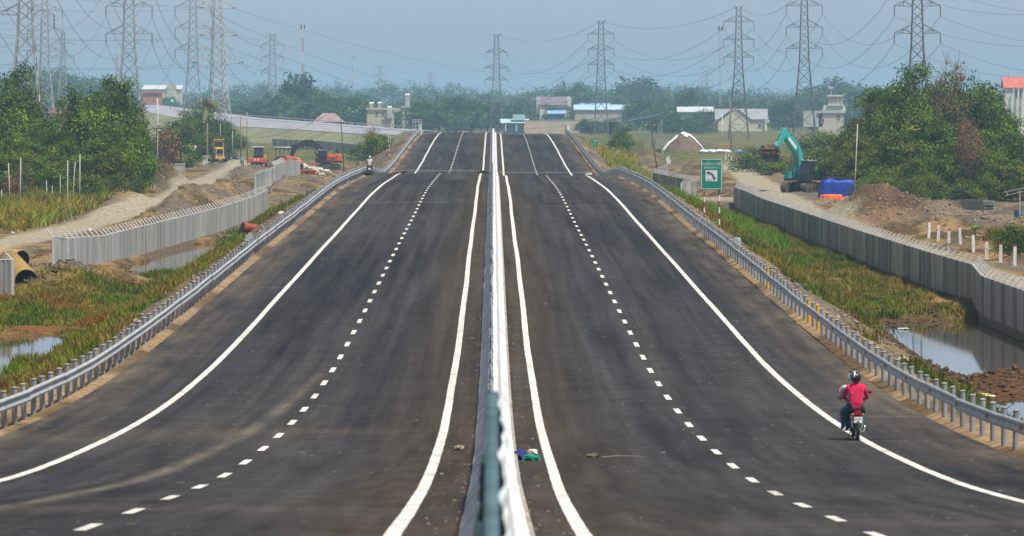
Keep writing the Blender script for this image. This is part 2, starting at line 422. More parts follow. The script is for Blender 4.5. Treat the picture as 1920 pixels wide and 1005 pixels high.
# ---------------------------------------------------------------- road
def asphalt_mat():
    m = bpy.data.materials.new('asphalt'); m.use_nodes = True; N = m.node_tree.nodes; L = m.node_tree.links
    b = N['Principled BSDF']; b.inputs['Specular IOR Level'].default_value = 0.04
    g = N.new('ShaderNodeNewGeometry')
    sx = N.new('ShaderNodeSeparateXYZ'); L.new(g.outputs['Position'], sx.inputs[0])
    def noise(scale, st, det=5, rough=0.55):
        mp = N.new('ShaderNodeMapping'); mp.inputs['Scale'].default_value = st; L.new(g.outputs['Position'], mp.inputs['Vector'])
        n = N.new('ShaderNodeTexNoise'); n.inputs['Scale'].default_value = scale; n.inputs['Detail'].default_value = det; n.inputs['Roughness'].default_value = rough
        L.new(mp.outputs[0], n.inputs['Vector']); return n.outputs['Fac']
    def rng(v, a, b_, c, d):
        r = N.new('ShaderNodeMapRange'); r.inputs['From Min'].default_value = a; r.inputs['From Max'].default_value = b_
        r.inputs['To Min'].default_value = c; r.inputs['To Max'].default_value = d; L.new(v, r.inputs['Value']); return r.outputs[0]
    def math_(op, a, b_=None):
        q = N.new('ShaderNodeMath'); q.operation = op
        for k, v in enumerate((a, b_)):
            if v is None: continue
            if isinstance(v, (int, float)): q.inputs[k].default_value = v
            else: L.new(v, q.inputs[k])
        return q.outputs[0]
    def mixc(f, a, b_):
        q = N.new('ShaderNodeMix'); q.data_type = 'RGBA'; L.new(f, q.inputs['Factor'])
        for k, v in (('A', a), ('B', b_)):
            if isinstance(v, tuple): q.inputs[k].default_value = (*v, 1)
            else: L.new(v, q.inputs[k])
        return q.outputs['Result']
    streak = noise(1.1, (1.0, 0.012, 1), 4)             # long wheel-track streaks
    patch = noise(0.16, (1.0, 0.12, 1), 4)
    cross = noise(0.55, (0.05, 0.10, 1), 3)             # laying joints and dust drifts across the lanes
    col = mixc(rng(streak, 0.38, 0.66, 0, 1), (0.0165, 0.0164, 0.0180), (0.0420, 0.0405, 0.0415))
    col = mixc(rng(patch, 0.40, 0.68, 0, 0.8), col, (0.049, 0.0455, 0.043))
    col = mixc(rng(cross, 0.60, 0.76, 0, 0.5), col, (0.105, 0.084, 0.060))
    ax = math_('ABSOLUTE', sx.outputs[0])
    inner = math_('MULTIPLY', rng(ax, 3.4, 1.3, 0, 1), rng(noise(0.5, (1.2, 0.12, 1)), 0.28, 0.6, 0.35, 0.95))
    col = mixc(inner, col, (0.050, 0.038, 0.0265))
    outer = math_('MULTIPLY', rng(ax, 9.2, 11.2, 0, 1), rng(noise(1.0, (1.0, 0.10, 1)), 0.36, 0.62, 0, 0.75))
    col = mixc(outer, col, (0.125, 0.098, 0.068))
    # curved smear of dust left by turning trucks on the left carriageway
    cv = math_('SUBTRACT', sx.outputs[0], math_('ADD', -7.4, math_('MULTIPLY', math_('POWER', math_('MAXIMUM', math_('SUBTRACT', sx.outputs[1], 76.0), 0.0), 0.55), 0.175)))
    sm = math_('MULTIPLY', rng(math_('ABSOLUTE', cv), 0.0, 0.30, 0.60, 0), rng(sx.outputs[1], 150, 210, 1, 0))
    sm = math_('MULTIPLY', sm, rng(noise(1.5, (1, 0.1, 1)), 0.36, 0.60, 0.15, 1))
    col = mixc(sm, col, (0.17, 0.145, 0.105))
    grain = noise(0.9, (1.0, 1.0, 1), 7, 0.62)          # mottling of the laid mat
    q0 = N.new('ShaderNodeMix'); q0.data_type = 'RGBA'; q0.blend_type = 'MULTIPLY'; q0.inputs['Factor'].default_value = 1
    L.new(col, q0.inputs['A']); L.new(rng(grain, 0.33, 0.67, 0.83, 1.18), q0.inputs['B']); col = q0.outputs['Result']
    track = noise(2.4, (1.0, 0.006, 1), 3)              # tyre-dark bands
    q1 = N.new('ShaderNodeMix'); q1.data_type = 'RGBA'; q1.blend_type = 'MULTIPLY'; q1.inputs['Factor'].default_value = 1
    L.new(col, q1.inputs['A']); L.new(rng(track, 0.36, 0.64, 0.78, 1.2), q1.inputs['B']); col = q1.outputs['Result']
    scuff = math_('MULTIPLY', rng(noise(0.8, (0.42, 1.3, 1), 5, 0.7), 0.655, 0.70, 0, 0.55), rng(ax, 5.0, 9.5, 0.12, 1))
    col = mixc(scuff, col, (0.24, 0.20, 0.15))
    fine = noise(22, (1, 0.35, 1), 3, 0.7)
    q = N.new('ShaderNodeMix'); q.data_type = 'RGBA'; q.blend_type = 'MULTIPLY'; q.inputs['Factor'].default_value = 1
    L.new(col, q.inputs['A']); L.new(rng(fine, 0.3, 0.7, 0.72, 1.28), q.inputs['B'])
    # scattered pale specks of grit
    sp = rng(noise(5.5, (1, 0.3, 1), 2, 0.4), 0.735, 0.76, 0, 0.7)
    col = mixc(sp, q.outputs['Result'], (0.26, 0.23, 0.19))
    L.new(col, b.inputs['Base Color'])
    L.new(rng(streak, 0.3, 0.7, 0.62, 0.85), b.inputs['Roughness'])
    bp = N.new('ShaderNodeBump'); bp.inputs['Strength'].default_value = 0.25; bp.inputs['Distance'].default_value = 0.02
    L.new(fine, bp.inputs['Height']); L.new(bp.outputs[0], b.inputs['Normal'])
    return m
M_asphalt = asphalt_mat()
RY = np.concatenate([np.arange(-40, 140, 1.5), np.arange(140, 1320, 3.0)])
M_concrete = mat('raw_concrete', (0.30, 0.28, 0.25), 0.9, var=0.25, scale=1.2, bump=0.3, dirt=(0.16, 0.13, 0.09), dirt_amt=0.6)
mb = MB()
for sgn, dz in ((-1, 0.0), (1, -0.2)):
    cols_ = [0.30, 1.0, 4.9, 8.7, 11.25, 11.35]
    base = len(mb.v); vs = []
    for Y in RY:
        z = float(roadz(Y)) + dz
        for k, c in enumerate(cols_):
            vs.append((sgn * c, Y, z - (0.28 if k == 5 else 0)))
    fs = []
    n = len(cols_)
    for j in range(len(RY) - 1):
        for k in range(n - 1):
            a = j * n + k
            fs.append((a, a + 1, a + n + 1, a + n) if sgn > 0 else (a + 1, a, a + n, a + n + 1))
    mb.add(vs, fs)
road = mb.build('road', M_asphalt)
tag(road, 'new two-carriageway asphalt expressway dipping and rising to a crest', None, None, 'structure')
M_paint = mat('white_road_paint', (0.70, 0.69, 0.63), 0.6, var=0.14, scale=6, dirt=(0.27, 0.24, 0.20), dirt_amt=0.75, stretch=(1, 0.35, 1))
def ribbon(x, w, Y0, Y1, dz):
    mb = MB(); YY = [y for y in RY if Y0 < y < Y1]; YY = [Y0] + YY + [Y1]
    vs = []
    for y in YY:
        z = rz(x, y) + dz
        wob = 0.010 * math.sin(y * 0.11 + x) + 0.012 * math.sin(y * 0.043 + 2 * x)
        vs += [(x - w / 2 + wob + random.uniform(-.005, .005), y, z), (x + w / 2 + wob + random.uniform(-.005, .005), y, z)]
    return mb.add(vs, [(2 * i, 2 * i + 1, 2 * i + 3, 2 * i + 2) for i in range(len(YY) - 1)])
XIN, XOUT, XD = 1.17, 8.67, 4.9
for s in (-1, 1):
    for x in (XIN, XOUT):
        for Y0, Y1 in ((10, 562), (640, 1100)):
            ribbon(s * x, 0.20, Y0, Y1, 0.005).build('edge_line', M_paint, road)
dash = MB().add([(-0.078, -1.6, 0), (0.078, -1.6, 0), (0.078, 1.6, 0), (-0.078, 1.6, 0)], [(0, 1, 2, 3)]).mesh('lane_dash', M_paint)
for s, y0 in ((-1, 71.0), (1, 84.0)):
    for i in range(-4, 103):
        y = y0 + 9 * i
        if 560 < y < 645 or y < 20 or y > 975: continue
        a = math.atan((rz(s, y + 1.6) - rz(s, y - 1.6)) / 3.2)
        link('lane_dash', dash, road, (s * XD, y, rz(s, y) + 0.012), (a, 0, 0))
M_joint = mat('joint_concrete', (0.24, 0.225, 0.20), 0.85, var=0.3, scale=2)
for Yj in (664, 558, 950):
    for s in (-1, 1):
        mb = MB(); z = rz(s, Yj)
        sl_ = rz(s, Yj + 1) - rz(s, Yj)
        x0, x1 = (0.45, 11.2) if s > 0 else (-11.2, -0.45)
        mb.add([(x0, Yj - 0.9, z - 0.9 * sl_ + 0.02), (x1, Yj - 0.9, z - 0.9 * sl_ + 0.02), (x1, Yj + 0.9, z + 0.9 * sl_ + 0.02), (x0, Yj + 0.9, z + 0.9 * sl_ + 0.02)], [(0, 1, 2, 3)])
        mb.build('expansion_joint', M_joint, road)

# ---------------------------------------------------------------- median barrier
M_bar = mat('white_barrier_paint', (0.66, 0.66, 0.66), 0.75, var=0.12, scale=2.0, dirt=(0.30, 0.28, 0.25), dirt_amt=0.55, bump=0.15, stretch=(1, 0.5, 1))
M_galv = mat('galvanised_steel', (0.44, 0.46, 0.465), 0.55, metal=0.1, var=0.18, scale=3.0, dirt=(0.28, 0.27, 0.24), dirt_amt=0.4, stretch=(1, 0.4, 1))
M_galvd = mat('weathered_blue_steel', (0.065, 0.110, 0.130), 0.95, var=0.3, scale=2.0, dirt=(0.12, 0.18, 0.20), dirt_amt=0.5, spec=0.05)
M_buck = mat('buckled_pale_steel', (0.62, 0.66, 0.66), 0.9, var=0.35, scale=1.5, dirt=(0.12, 0.20, 0.23), dirt_amt=0.8, spec=0.1)
med = thing('median_barrier', 'long white concrete median barrier running down the middle of the expressway', 'barrier', (0, 0, 0))
prof = [(-0.43, -0.35), (-0.43, 0.07), (-0.22, 0.32), (-0.12, 0.84), (0.12, 0.84), (0.22, 0.32), (0.43, 0.07), (0.43, -0.35)]
def slab(profile, L0):
    mb = MB(); n = len(profile)
    vs = [(x, -L0 / 2, z) for x, z in profile] + [(x, L0 / 2, z) for x, z in profile]
    fs = [(i, i + n, (i + 1) % n + n, (i + 1) % n) for i in range(n)]
    fs += [tuple(range(n)), tuple(reversed(range(n, 2 * n)))]
    return mb.add(vs, [tuple(reversed(f)) for f in fs])
seg = slab(prof, 5.985).mesh('concrete_segment', M_bar)
foot = slab([(-0.50, -0.3), (-0.50, 0.035), (0.50, 0.035), (0.50, -0.3)], 5.96).mesh('footing', M_concrete)
wp = [(0.0, 0.0), (0.045, 0.03), (0.05, 0.08), (0.0, 0.13), (0.0, 0.18), (0.05, 0.23), (0.045, 0.28), (0.0, 0.31)]
def wbeam(L0, dx=1, th_=0.006):
    """W-profile beam along y, bulging towards +x*dx, bottom at z 0"""
    mb = MB(); n = len(wp)
    for off in (0.0, -th_):
        mb.add([(dx * (x + off), y, z) for y in (-L0 / 2, L0 / 2) for x, z in wp], [(i, i + 1, i + 1 + n, i + n) if (dx > 0) == (off == 0) else (i, i + n, i + 1 + n, i + 1) for i in range(n - 1)])
    return mb
for i in range(160):
    y = 3 + 6 * i
    a = math.atan((roadz(y + 3) - roadz(y - 3)) / 6)
    sgm = link('concrete_segment', seg, med, (random.uniform(-.008, .008), y, float(roadz(y)) - 0.1), (a, 0, random.uniform(-.0012, .0012)))
    link('footing', foot, med, (0, y, float(roadz(y)) - 0.1), (a, 0, 0))
M_trail = mat('dull_rail_steel', (0.22, 0.25, 0.27), 0.7, metal=0.1, var=0.3, scale=1.5, spec=0.1)
gl = wbeam(5.97, 1).mesh('top_rail', M_trail, True)
gpost = MB().box((0, 0, 0.11), (0.07, 0.05, 0.24)).mesh('rail_post', M_galv)
for i in range(7, 92):
    y = 3 + 6 * i
    a = math.atan((roadz(y + 3) - roadz(y - 3)) / 6); z = float(roadz(y)) + 0.74 + 0.02
    link('top_rail', gl, med, (-0.065 + random.uniform(-.02, .02), y, z + random.uniform(-.015, .02)), (a, 0, random.uniform(-.004, .004)))
    link('rail_post', gpost, med, (-0.10, y - 2.9, z), (a, 0, 0))
# the taller steel screen on the nearest stretch, with a buckled rail bolted to its right side
def screen(name, m_, fx, zb_f, th_):
    mb = MB(); vs = []; ysn = np.arange(14, 42.6, 0.35)
    for y in ysn:
        zt = np.interp(y, [14, 30, 42.5], [8.62, 8.72, 8.93]); zb = float(roadz(y)) + 0.74
        for k in range(7):
            t = k / 6; tt = zb_f + (1 - zb_f) * t
            vs.append((fx(y, t), y, zb + (zt - zb) * tt))
    mb.add(vs, [(j * 7 + k, j * 7 + k + 1, j * 7 + 8 + k, j * 7 + 7 + k) for j in range(len(ysn) - 1) for k in range(6)])
    o = mb.build(name, m_, med, smooth=True)
    sd = o.modifiers.new('thick', 'SOLIDIFY'); sd.thickness = th_
screen('glare_screen', M_galvd, lambda y, t: -0.052, 0.0, 0.085)
screen('buckled_rail', M_buck, lambda y, t: 0.050 + 0.015 * math.sin(y * 1.3 + math.sin(y * .37) * 2) + 0.010 * math.sin(y * 4.1) + 0.012 * math.sin(t * 9.4), 0.45, 0.012)
for y in np.arange(15, 42.6, 2.3):
    MB().box((-0.075, y, float(roadz(y)) + 1.05), (0.03, 0.08, 0.6)).build('screen_post', M_galvd, med)

# ---------------------------------------------------------------- guardrails
M_yel = mat('yellow_paint', (0.62, 0.36, 0.02), 0.5, var=0.2)
M_red = mat('red_reflector', (0.5, 0.02, 0.02), 0.4)
M_gpost = mat('guardrail_post_steel', (0.30, 0.325, 0.34), 0.6, metal=0.1, var=0.2, scale=2.0, dirt=(0.2, 0.17, 0.13), dirt_amt=0.5)
gp = MB().tube([(0, 0, -0.5), (0, 0, 0.82), (0, 0, 0.86), (0, 0, 0.885)], [0.07, 0.07, 0.085, 0.04], 10)
post_me = gp.mesh('post', M_gpost, False)
posty_me = MB().tube([(0, 0, -0.5), (0, 0, 0.82), (0, 0, 0.86), (0, 0, 0.885)], [0.07, 0.07, 0.085, 0.04], 10).mesh('post', M_yel)
blk_me = MB().box((0, 0, 0), (0.09, 0.10, 0.22)).mesh('spacer', M_galv)
ep_me = MB().box((0, 0, 0.3), (0.20, 0.30, 1.6)).mesh('end_post', M_galv)
rf_me = MB().tube([(0, 0, -0.012), (0, 0, 0.012)], 0.075, 10).mesh('reflector', M_yel)
XG = 11.75
for s, lb in ((-1, 'galvanised steel guardrail along the left edge of the expressway'), (1, 'galvanised steel guardrail with yellow reflectors along the right edge')):
    gr = thing('guardrail', lb, 'guardrail', (s * XG, 0, 0))
    rail = wbeam(12.0, -s).mesh('rail', M_galv, True)
    k = 0
    for y in np.arange(112, 946, 3.0):
        z = rz(s, y) - 0.05
        me = posty_me if (s > 0 and int(y) in (214, 220, 253)) else post_me
        link('post', me, gr, (s * 0.09, y, z + random.uniform(-.02, .02)), (random.gauss(0, .012), random.gauss(0, .014), 0))
        if y < 420: link('spacer', blk_me, gr, (s * 0.0, y, z + 0.56))
        if s > 0 and k % 3 == 0 and y < 420:
            link('reflector', rf_me, gr, (-0.04, y - 0.08, z + 0.56), (R(90), 0, 0))
        k += 1
    for j, y in enumerate(np.arange(118, 945, 11.96)):
        a = math.atan((roadz(y + 6) - roadz(y - 6)) / 12)
        zz = (rz(s, y - 6) + rz(s, y + 6)) / 2
        link('rail', rail, gr, (-s * (0.045 + 0.007 * (j % 2)) + random.uniform(-.02, .02), y, zz - 0.05 + 0.405 + random.uniform(-.015, .015)), (a, 0, random.uniform(-.003, .003)))
    for dy in (283.2, 286.4):
        link('end_post', ep_me, gr, (s * 0.11, dy, rz(s, dy)))
    link('end_post', MB().tube([(0, 0, -.3), (0, 0, 1.5)], 0.35, 10).mesh('end_post', M_bar), gr, (s * 0.15, 946, rz(s, 946)))
# ---------------------------------------------------------------- fences with angled tops
M_fences = [mat('fence_sheet_%d' % k, c_, 0.6, metal=0.1, var=0.25, scale=1.6, dirt=(0.22, 0.19, 0.14), dirt_amt=0.6, stretch=(1, 1, 0.2)) for k, c_ in enumerate(((0.34, 0.355, 0.35), (0.27, 0.285, 0.28), (0.47, 0.48, 0.47), (0.25, 0.265, 0.27)))]
M_fpost = mat('fence_post_steel', (0.60, 0.61, 0.60), 0.5, metal=0.2, var=0.15, scale=2)
M_plinth = mat('fence_plinth', (0.22, 0.16, 0.10), 0.9, var=0.35, scale=2, bump=0.3)
def path_pts(path, D):
    P = [Vector(p) for p in path]; out = [P[0].copy()]; carry = 0.0
    for a, b in zip(P[:-1], P[1:]):
        L = (b - a).length; t = D - carry
        while t <= L:
            out.append(a.lerp(b, t / L)); t += D
        carry = L - (t - D)
    return out
def fence(label, path, out, D=3.0, H=2.1, kinds=1.0):
    """posts with a bracket leaning to side `out` (+1: right), ribbed sheet between them, plinth and three wires"""
    pts = path_pts(path, D)
    root = thing('perimeter_fence', label, 'fence', pts[0])
    o0 = pts[0]
    for i, p in enumerate(pts):
        q = p - o0; j = random.uniform(-.03, .03)
        pm = MB().box(q + Vector((0, 0, H / 2 - 0.3)), (0.13, 0.13, H + 0.6))
        tip = q + Vector((out * (0.42 + j), 0, H + 0.42))
        pm.tube([q + Vector((0, 0, H - 0.05)), tip], 0.042, 6)
        pm.build('post', M_fpost, root)
        if i + 1 < len(pts):
            r = pts[i + 1] - o0; d = r - q; nrm = Vector((d.y, -d.x, 0)).normalized()
            n = 6; vs = []
            for k in range(n * 2 + 1):
                t = 0.015 + 0.97 * k / (2 * n); c = q + d * t + nrm * (0.075 if k % 2 else -0.045) + nrm * random.uniform(-.006, .006)
                vs += [c + Vector((0, 0, 0.08 - 0.25)), c + Vector((0, 0, H - 0.03 + random.uniform(-.01, .01)))]
            pn = MB().add(vs, [(2 * k, 2 * k + 2, 2 * k + 3, 2 * k + 1) for k in range(2 * n)]).build('panel', random.choice(M_fences[:2] if out < 0 else M_fences), root)
            sd = pn.modifiers.new('thick', 'SOLIDIFY'); sd.thickness = 0.008
            rl = MB()
            rl.tube([q + Vector((0, 0, H)), r + Vector((0, 0, H))], 0.035, 5)
            rl.build('top_rail', M_fpost, root)
            MB().box((q + r) / 2 + Vector((0, 0, -0.12)), (0.16, d.length, 0.42), Matrix.Rotation(math.atan2(-d.x, d.y), 4, 'Z')).build('plinth', M_plinth, root)
            wr = MB()
            for h in (0.16, 0.28, 0.41):
                a = q + Vector((out * h, 0, H + h)); b = r + Vector((out * h, 0, H + h))
                wr.tube([a, (a + b) / 2 - Vector((0, 0, 0.015)), b], 0.008, 3, False)
            wr.build('barbed_wire', M_fpost, root)
    return root
fence('tall pale sheet fence with angled post tops on the left, curving past the narrow pool', FENCE_L, -1, 2.6)
fence('short end of sheet fence at the left edge beside the yellow pipes', [(-30.6, 316, 0.3), (-28.4, 320, 0.3), (-26.2, 321, 0.3)], -1, 1.72, 2.2)
fence('long grey sheet fence with angled post tops on the right beside the grass and pond', FENCE_R, 1, 3.0)
fence('grey sheet fence behind the emergency sign, beyond the dirt crossing', FENCE_RF, 1, 3.0)
a = at(478, 345, 640); b = at(478 - 14, 330, 690)
fence('broken leaning stub of sheet fence beside the worker', [(-26.6, 655, 1.3), (-26.2, 690, 1.3), (-27.2, 725, 1.3)], 1, 3.5, 1.9)
fence('low sheet fence running in front of the orange machines', [(-27.8, 745, 1.0), (-28.6, 800, 1.0), (-26.0, 812, 1.0)], -1, 4.0, 2.2)
fence('distant curved grey fence across the green field on the left', [(-52, 1380, 0.6), (-38, 1300, 0.6), (-27.5, 1190, 0.6), (-24, 1110, 0.6), (-23.4, 1030, 0.4)], -1, 9.0, 2.2)
fence('distant grey sheet fence below the open pillared shed on the right', [(22.5, 1160, 0.3), (27, 1130, 0.3), (33, 1110, 0.3)], 1, 4.0, 2.2)

# ---------------------------------------------------------------- grass and reeds (one mass each)
M_grass = mat('grass_blades', (0.1, 0.12, 0.03), 0.8, var=0.15, scale=0.6, spec=0.05, vcol=True, trans=0.25)
def blades(name, label, rect, n, mask, hgt, palette, per=9, w=0.028, spread=0.17):
    x = RNG.uniform(rect[0], rect[1], n); y = RNG.uniform(rect[2], rect[3], n)
    k = mask(x, y) > RNG.random(n); x, y = x[k], y[k]
    z = terrain(x, y)
    hn = fbm(x + 13, y * 0.4, 2.2, 3)
    hs = hgt[0] + (hgt[1] - hgt[0]) * sstep(0.3, 0.7, hn)
    cn = np.clip((fbm(x + 200, y * 0.3, 2.6, 4) - 0.28) / 0.44, 0, 0.999)
    pal = np.array(palette); pi = cn * (len(pal) - 1); i0 = pi.astype(int); ft = (pi - i0)[:, None]
    col = pal[i0] * (1 - ft) + pal[np.minimum(i0 + 1, len(pal) - 1)] * ft
    m = len(x)
    X = np.repeat(x, per) + RNG.normal(0, spread, m * per); Yv = np.repeat(y, per) + RNG.normal(0, spread, m * per)
    Z = np.repeat(z, per) - 0.04; H = np.repeat(hs, per) * RNG.uniform(0.55, 1.15, m * per)
    a = RNG.uniform(0, 2 * math.pi, m * per); ln = RNG.uniform(0.1, 0.85, m * per) * H
    wv = w * RNG.uniform(0.6, 1.5, m * per)
    fa = RNG.uniform(-0.9, 0.9, m * per)
    px, py = np.cos(fa) * wv, np.sin(fa) * wv
    B = np.stack([X, Yv, Z], 1); s = np.stack([px, py, 0 * px], 1)
    mid = B + np.stack([np.cos(a) * ln * 0.3, np.sin(a) * ln * 0.3, H * 0.6], 1)
    tip = B + np.stack([np.cos(a) * ln, np.sin(a) * ln, H], 1)
    V = np.stack([B - s, B + s, mid + s * 0.7, mid - s * 0.7, tip], 1).reshape(-1, 3)
    q = np.arange(m * per) * 5
    T = np.concatenate([np.stack([q, q + 1, q + 2], 1), np.stack([q, q + 2, q + 3], 1), np.stack([q + 3, q + 2, q + 4], 1)])
    c = np.repeat(np.repeat(col, per, 0) * RNG.uniform(0.7, 1.35, (m * per, 1)), 5, 0)
    o = link(name, np_mesh(name, V, T, M_grass, c))
    return tag(o, label, None, None, 'stuff')
gn_b = (0.125, 0.205, 0.010); gn_d = (0.070, 0.115, 0.012); gn_o = (0.175, 0.155, 0.018); gn_y = (0.40, 0.31, 0.035); gn_r = (0.25, 0.125, 0.02); gn_t = (0.26, 0.185, 0.045)
blades('grass', 'green and olive grass on the strip inside the right-hand fence', (13.5, 25.4, 285, 600), 26000, green_mask, (0.16, 0.52), [gn_d, gn_b, gn_o, gn_o, gn_t, gn_o, gn_d])
blades('tall_grass', 'bright green tall grass behind the emergency sign', (15.0, 23.0, 425, 590), 7500, lambda x, y: sstep(15, 16.5, x) * sstep(23.5, 21, x) * sstep(430, 455, y) * sstep(592, 570, y) * 0.9, (0.5, 1.1), [gn_b, (0.15, 0.27, 0.02), gn_b], 8)
blades('grass', 'yellow and green grass on the far right embankment', (14.5, 24, 640, 985), 9000, green_mask, (0.5, 1.0), [gn_b, gn_y, (0.19, 0.24, 0.025), gn_y], 8, 0.06)
blades('grass', 'green and rusty grass between the left guardrail and the pond', (-34, -13.4, 150, 352), 30000, lambda x, y: green_mask(x, y) * (1 - sstep(-24.5, -26, x) * sstep(312, 322, y)), (0.14, 0.50), [gn_b, gn_d, gn_o, gn_b, gn_t, gn_o, gn_r])
blades('grass', 'patches of green grass beside the narrow left pool', (-22.8, -14.8, 340, 520), 7000, green_mask, (0.25, 0.6), [gn_b, gn_d, gn_o])
blades('tall_grass', 'tall yellow-green grass beyond the left dirt track', (-62, -38.4, 470, 600), 9000, green_mask, (0.9, 1.7), [gn_y, gn_o, (0.29, 0.28, 0.04), gn_b], 9, 0.06, 0.3)
blades('grass', 'dry olive grass beside the white bollards', (35.5, 62, 300, 470), 6000, green_mask, (0.3, 0.8), [gn_t, gn_o, gn_d, gn_r], 8, 0.05)
blades('grass', 'sparse tufts on the muddy bank below the right guardrail', (13.6, 22, 140, 300), 3500, lambda x, y: sstep(0.52, 0.62, fbm(x + 50, y * .25, 3.0, 3)) * (1 - pond_mask(x, y)) * 0.8, (0.2, 0.5), [gn_o, gn_d, gn_r])
blades('grass', 'weeds along the edge of the left dirt track', (-45, -28, 480, 900), 2600, lambda x, y: sstep(0.55, 0.65, fbm(x, y * .25, 4.0, 3)) * (np.abs(x - road_x(ROAD_L, y)) > 3.2), (0.2, 0.7), [gn_o, gn_t, gn_d])

# ---------------------------------------------------------------- loose stones
M_stone = mat('loose_stone', (0.19, 0.145, 0.105), 0.9, var=0.55, scale=0.7)
def stones(label, rect, n, mask, size, m_=None):
    x = RNG.uniform(rect[0], rect[1], n); y = RNG.uniform(rect[2], rect[3], n)
    k = mask(x, y) > RNG.random(n); x, y = x[k], y[k]; z = terrain(x, y); m = len(x)
    s = size[0] * (size[1] / size[0]) ** (RNG.random(m) ** 2.0)
    base = np.array([(1, 0, 0), (-1, 0, 0), (0, 1, 0), (0, -1, 0), (0, 0, 1), (0, 0, -1)], float)
    V = base[None] * s[:, None, None] * RNG.uniform(0.5, 1.3, (m, 6, 3)) + RNG.normal(0, .2, (m, 6, 3)) * s[:, None, None]
    V[:, :, 2] *= 0.7
    V = V + np.stack([x, y, z], 1)[:, None]
    ft = np.array([(0, 2, 4), (2, 1, 4), (1, 3, 4), (3, 0, 4), (2, 0, 5), (1, 2, 5), (3, 1, 5), (0, 3, 5)])
    T = (ft[None] + (np.arange(m) * 6)[:, None, None]).reshape(-1, 3)
    return tag(link('loose_stones', np_mesh('loose_stones', V.reshape(-1, 3), T, m_ or M_stone)), label, None, None, 'stuff')
stones('stones and rubble scattered down the right embankment', (12.6, 19, 140, 560), 9000, lambda x, y: (0.15 + sstep(.45, .6, fbm(x, y * .3, 2, 3))) * sstep(19, 14, x), (0.03, 0.20))
stones('stones and rubble scattered down the left embankment', (-19, -12.6, 140, 800), 8000, lambda x, y: (0.15 + sstep(.45, .6, fbm(x, y * .3, 2, 3))) * sstep(-19, -14, x), (0.03, 0.20))
stones('clods on the dirt mounds and track edges on the right', (26.8, 48, 380, 760), 14000, lambda x, y: (sstep(.45, .62, fbm(x, y * .3, 2.5, 3)) * .5 + sstep(0.9, 2.0, terrain(x, y))) * (np.abs(x - road_x(ROAD_R, y)) > 2.4), (0.05, 0.32))
stones('clods and rubble beside the left dirt track', (-50, -22, 380, 900), 15000, lambda x, y: (sstep(.45, .62, fbm(x, y * .3, 2.5, 3)) * .5 + sstep(0.8, 1.6, terrain(x, y))) * (np.abs(x - road_x(ROAD_L, y)) > 2.7), (0.05, 0.32))
stones('pale rubble on the bare patch in the right-hand grass', (16.2, 20.5, 370, 425), 1500, lambda x, y: np.exp(-(((x - 18) / 1.6) ** 2 + ((y - 398) / 22) ** 2)), (0.05, 0.28))
stones('dark mud clods on the banks and spit of the right pond', (16.5, 25, 208, 318), 7000, lambda x, y: sstep(-.35, -.1, terrain(x, y)) * sstep(1.0, .5, terrain(x, y)) * .8, (0.05, 0.26), mat('mud_clod', (0.075, 0.042, 0.022), .9, var=.6, scale=.8))
stones('brown clods on the bank beside the yellow pipes', (-31, -21, 318, 385), 3500, lambda x, y: (terrain(x, y) > .25) * .6, (0.05, 0.24), MATS['mud_clod'])
blades('dry_grass', 'dry straw tufts on the bank beside the yellow pipes', (-30, -22, 316, 356), 900, lambda x, y: 0.5 + 0 * x, (0.15, 0.4), [gn_t, gn_y, gn_o], 8)
def barrier_grit(x, y): return sstep(1.1, 0.45, np.abs(x)) * 0.6
x = np.concatenate([-0.46 - 0.5 * RNG.random(1100) ** 2, 0.46 + 0.6 * RNG.random(1100) ** 2]); y = RNG.uniform(60, 420, 2200); m = len(x)
s_ = 0.006 + 0.03 * RNG.random(m) ** 4
zz = roadz(y) - np.where(x > 0, 0.2, 0)
base = np.array([(1, 0, 0), (-1, 0, 0), (0, 1, 0), (0, -1, 0), (0, 0, 0.8)], float)
V = base[None] * s_[:, None, None] * RNG.uniform(.6, 1.3, (m, 5, 3)) + np.stack([x, y, zz], 1)[:, None]
ft = np.array([(0, 2, 4), (2, 1, 4), (1, 3, 4), (3, 0, 4)])
tag(link('grit', np_mesh('grit', V.reshape(-1, 3), (ft[None] + (np.arange(m) * 5)[:, None, None]).reshape(-1, 3), mat('barrier_grit', (0.15, 0.125, 0.10), 0.9, var=0.6, scale=2))), 'grit and crumbs along the foot of the median barrier', None, None, 'stuff')

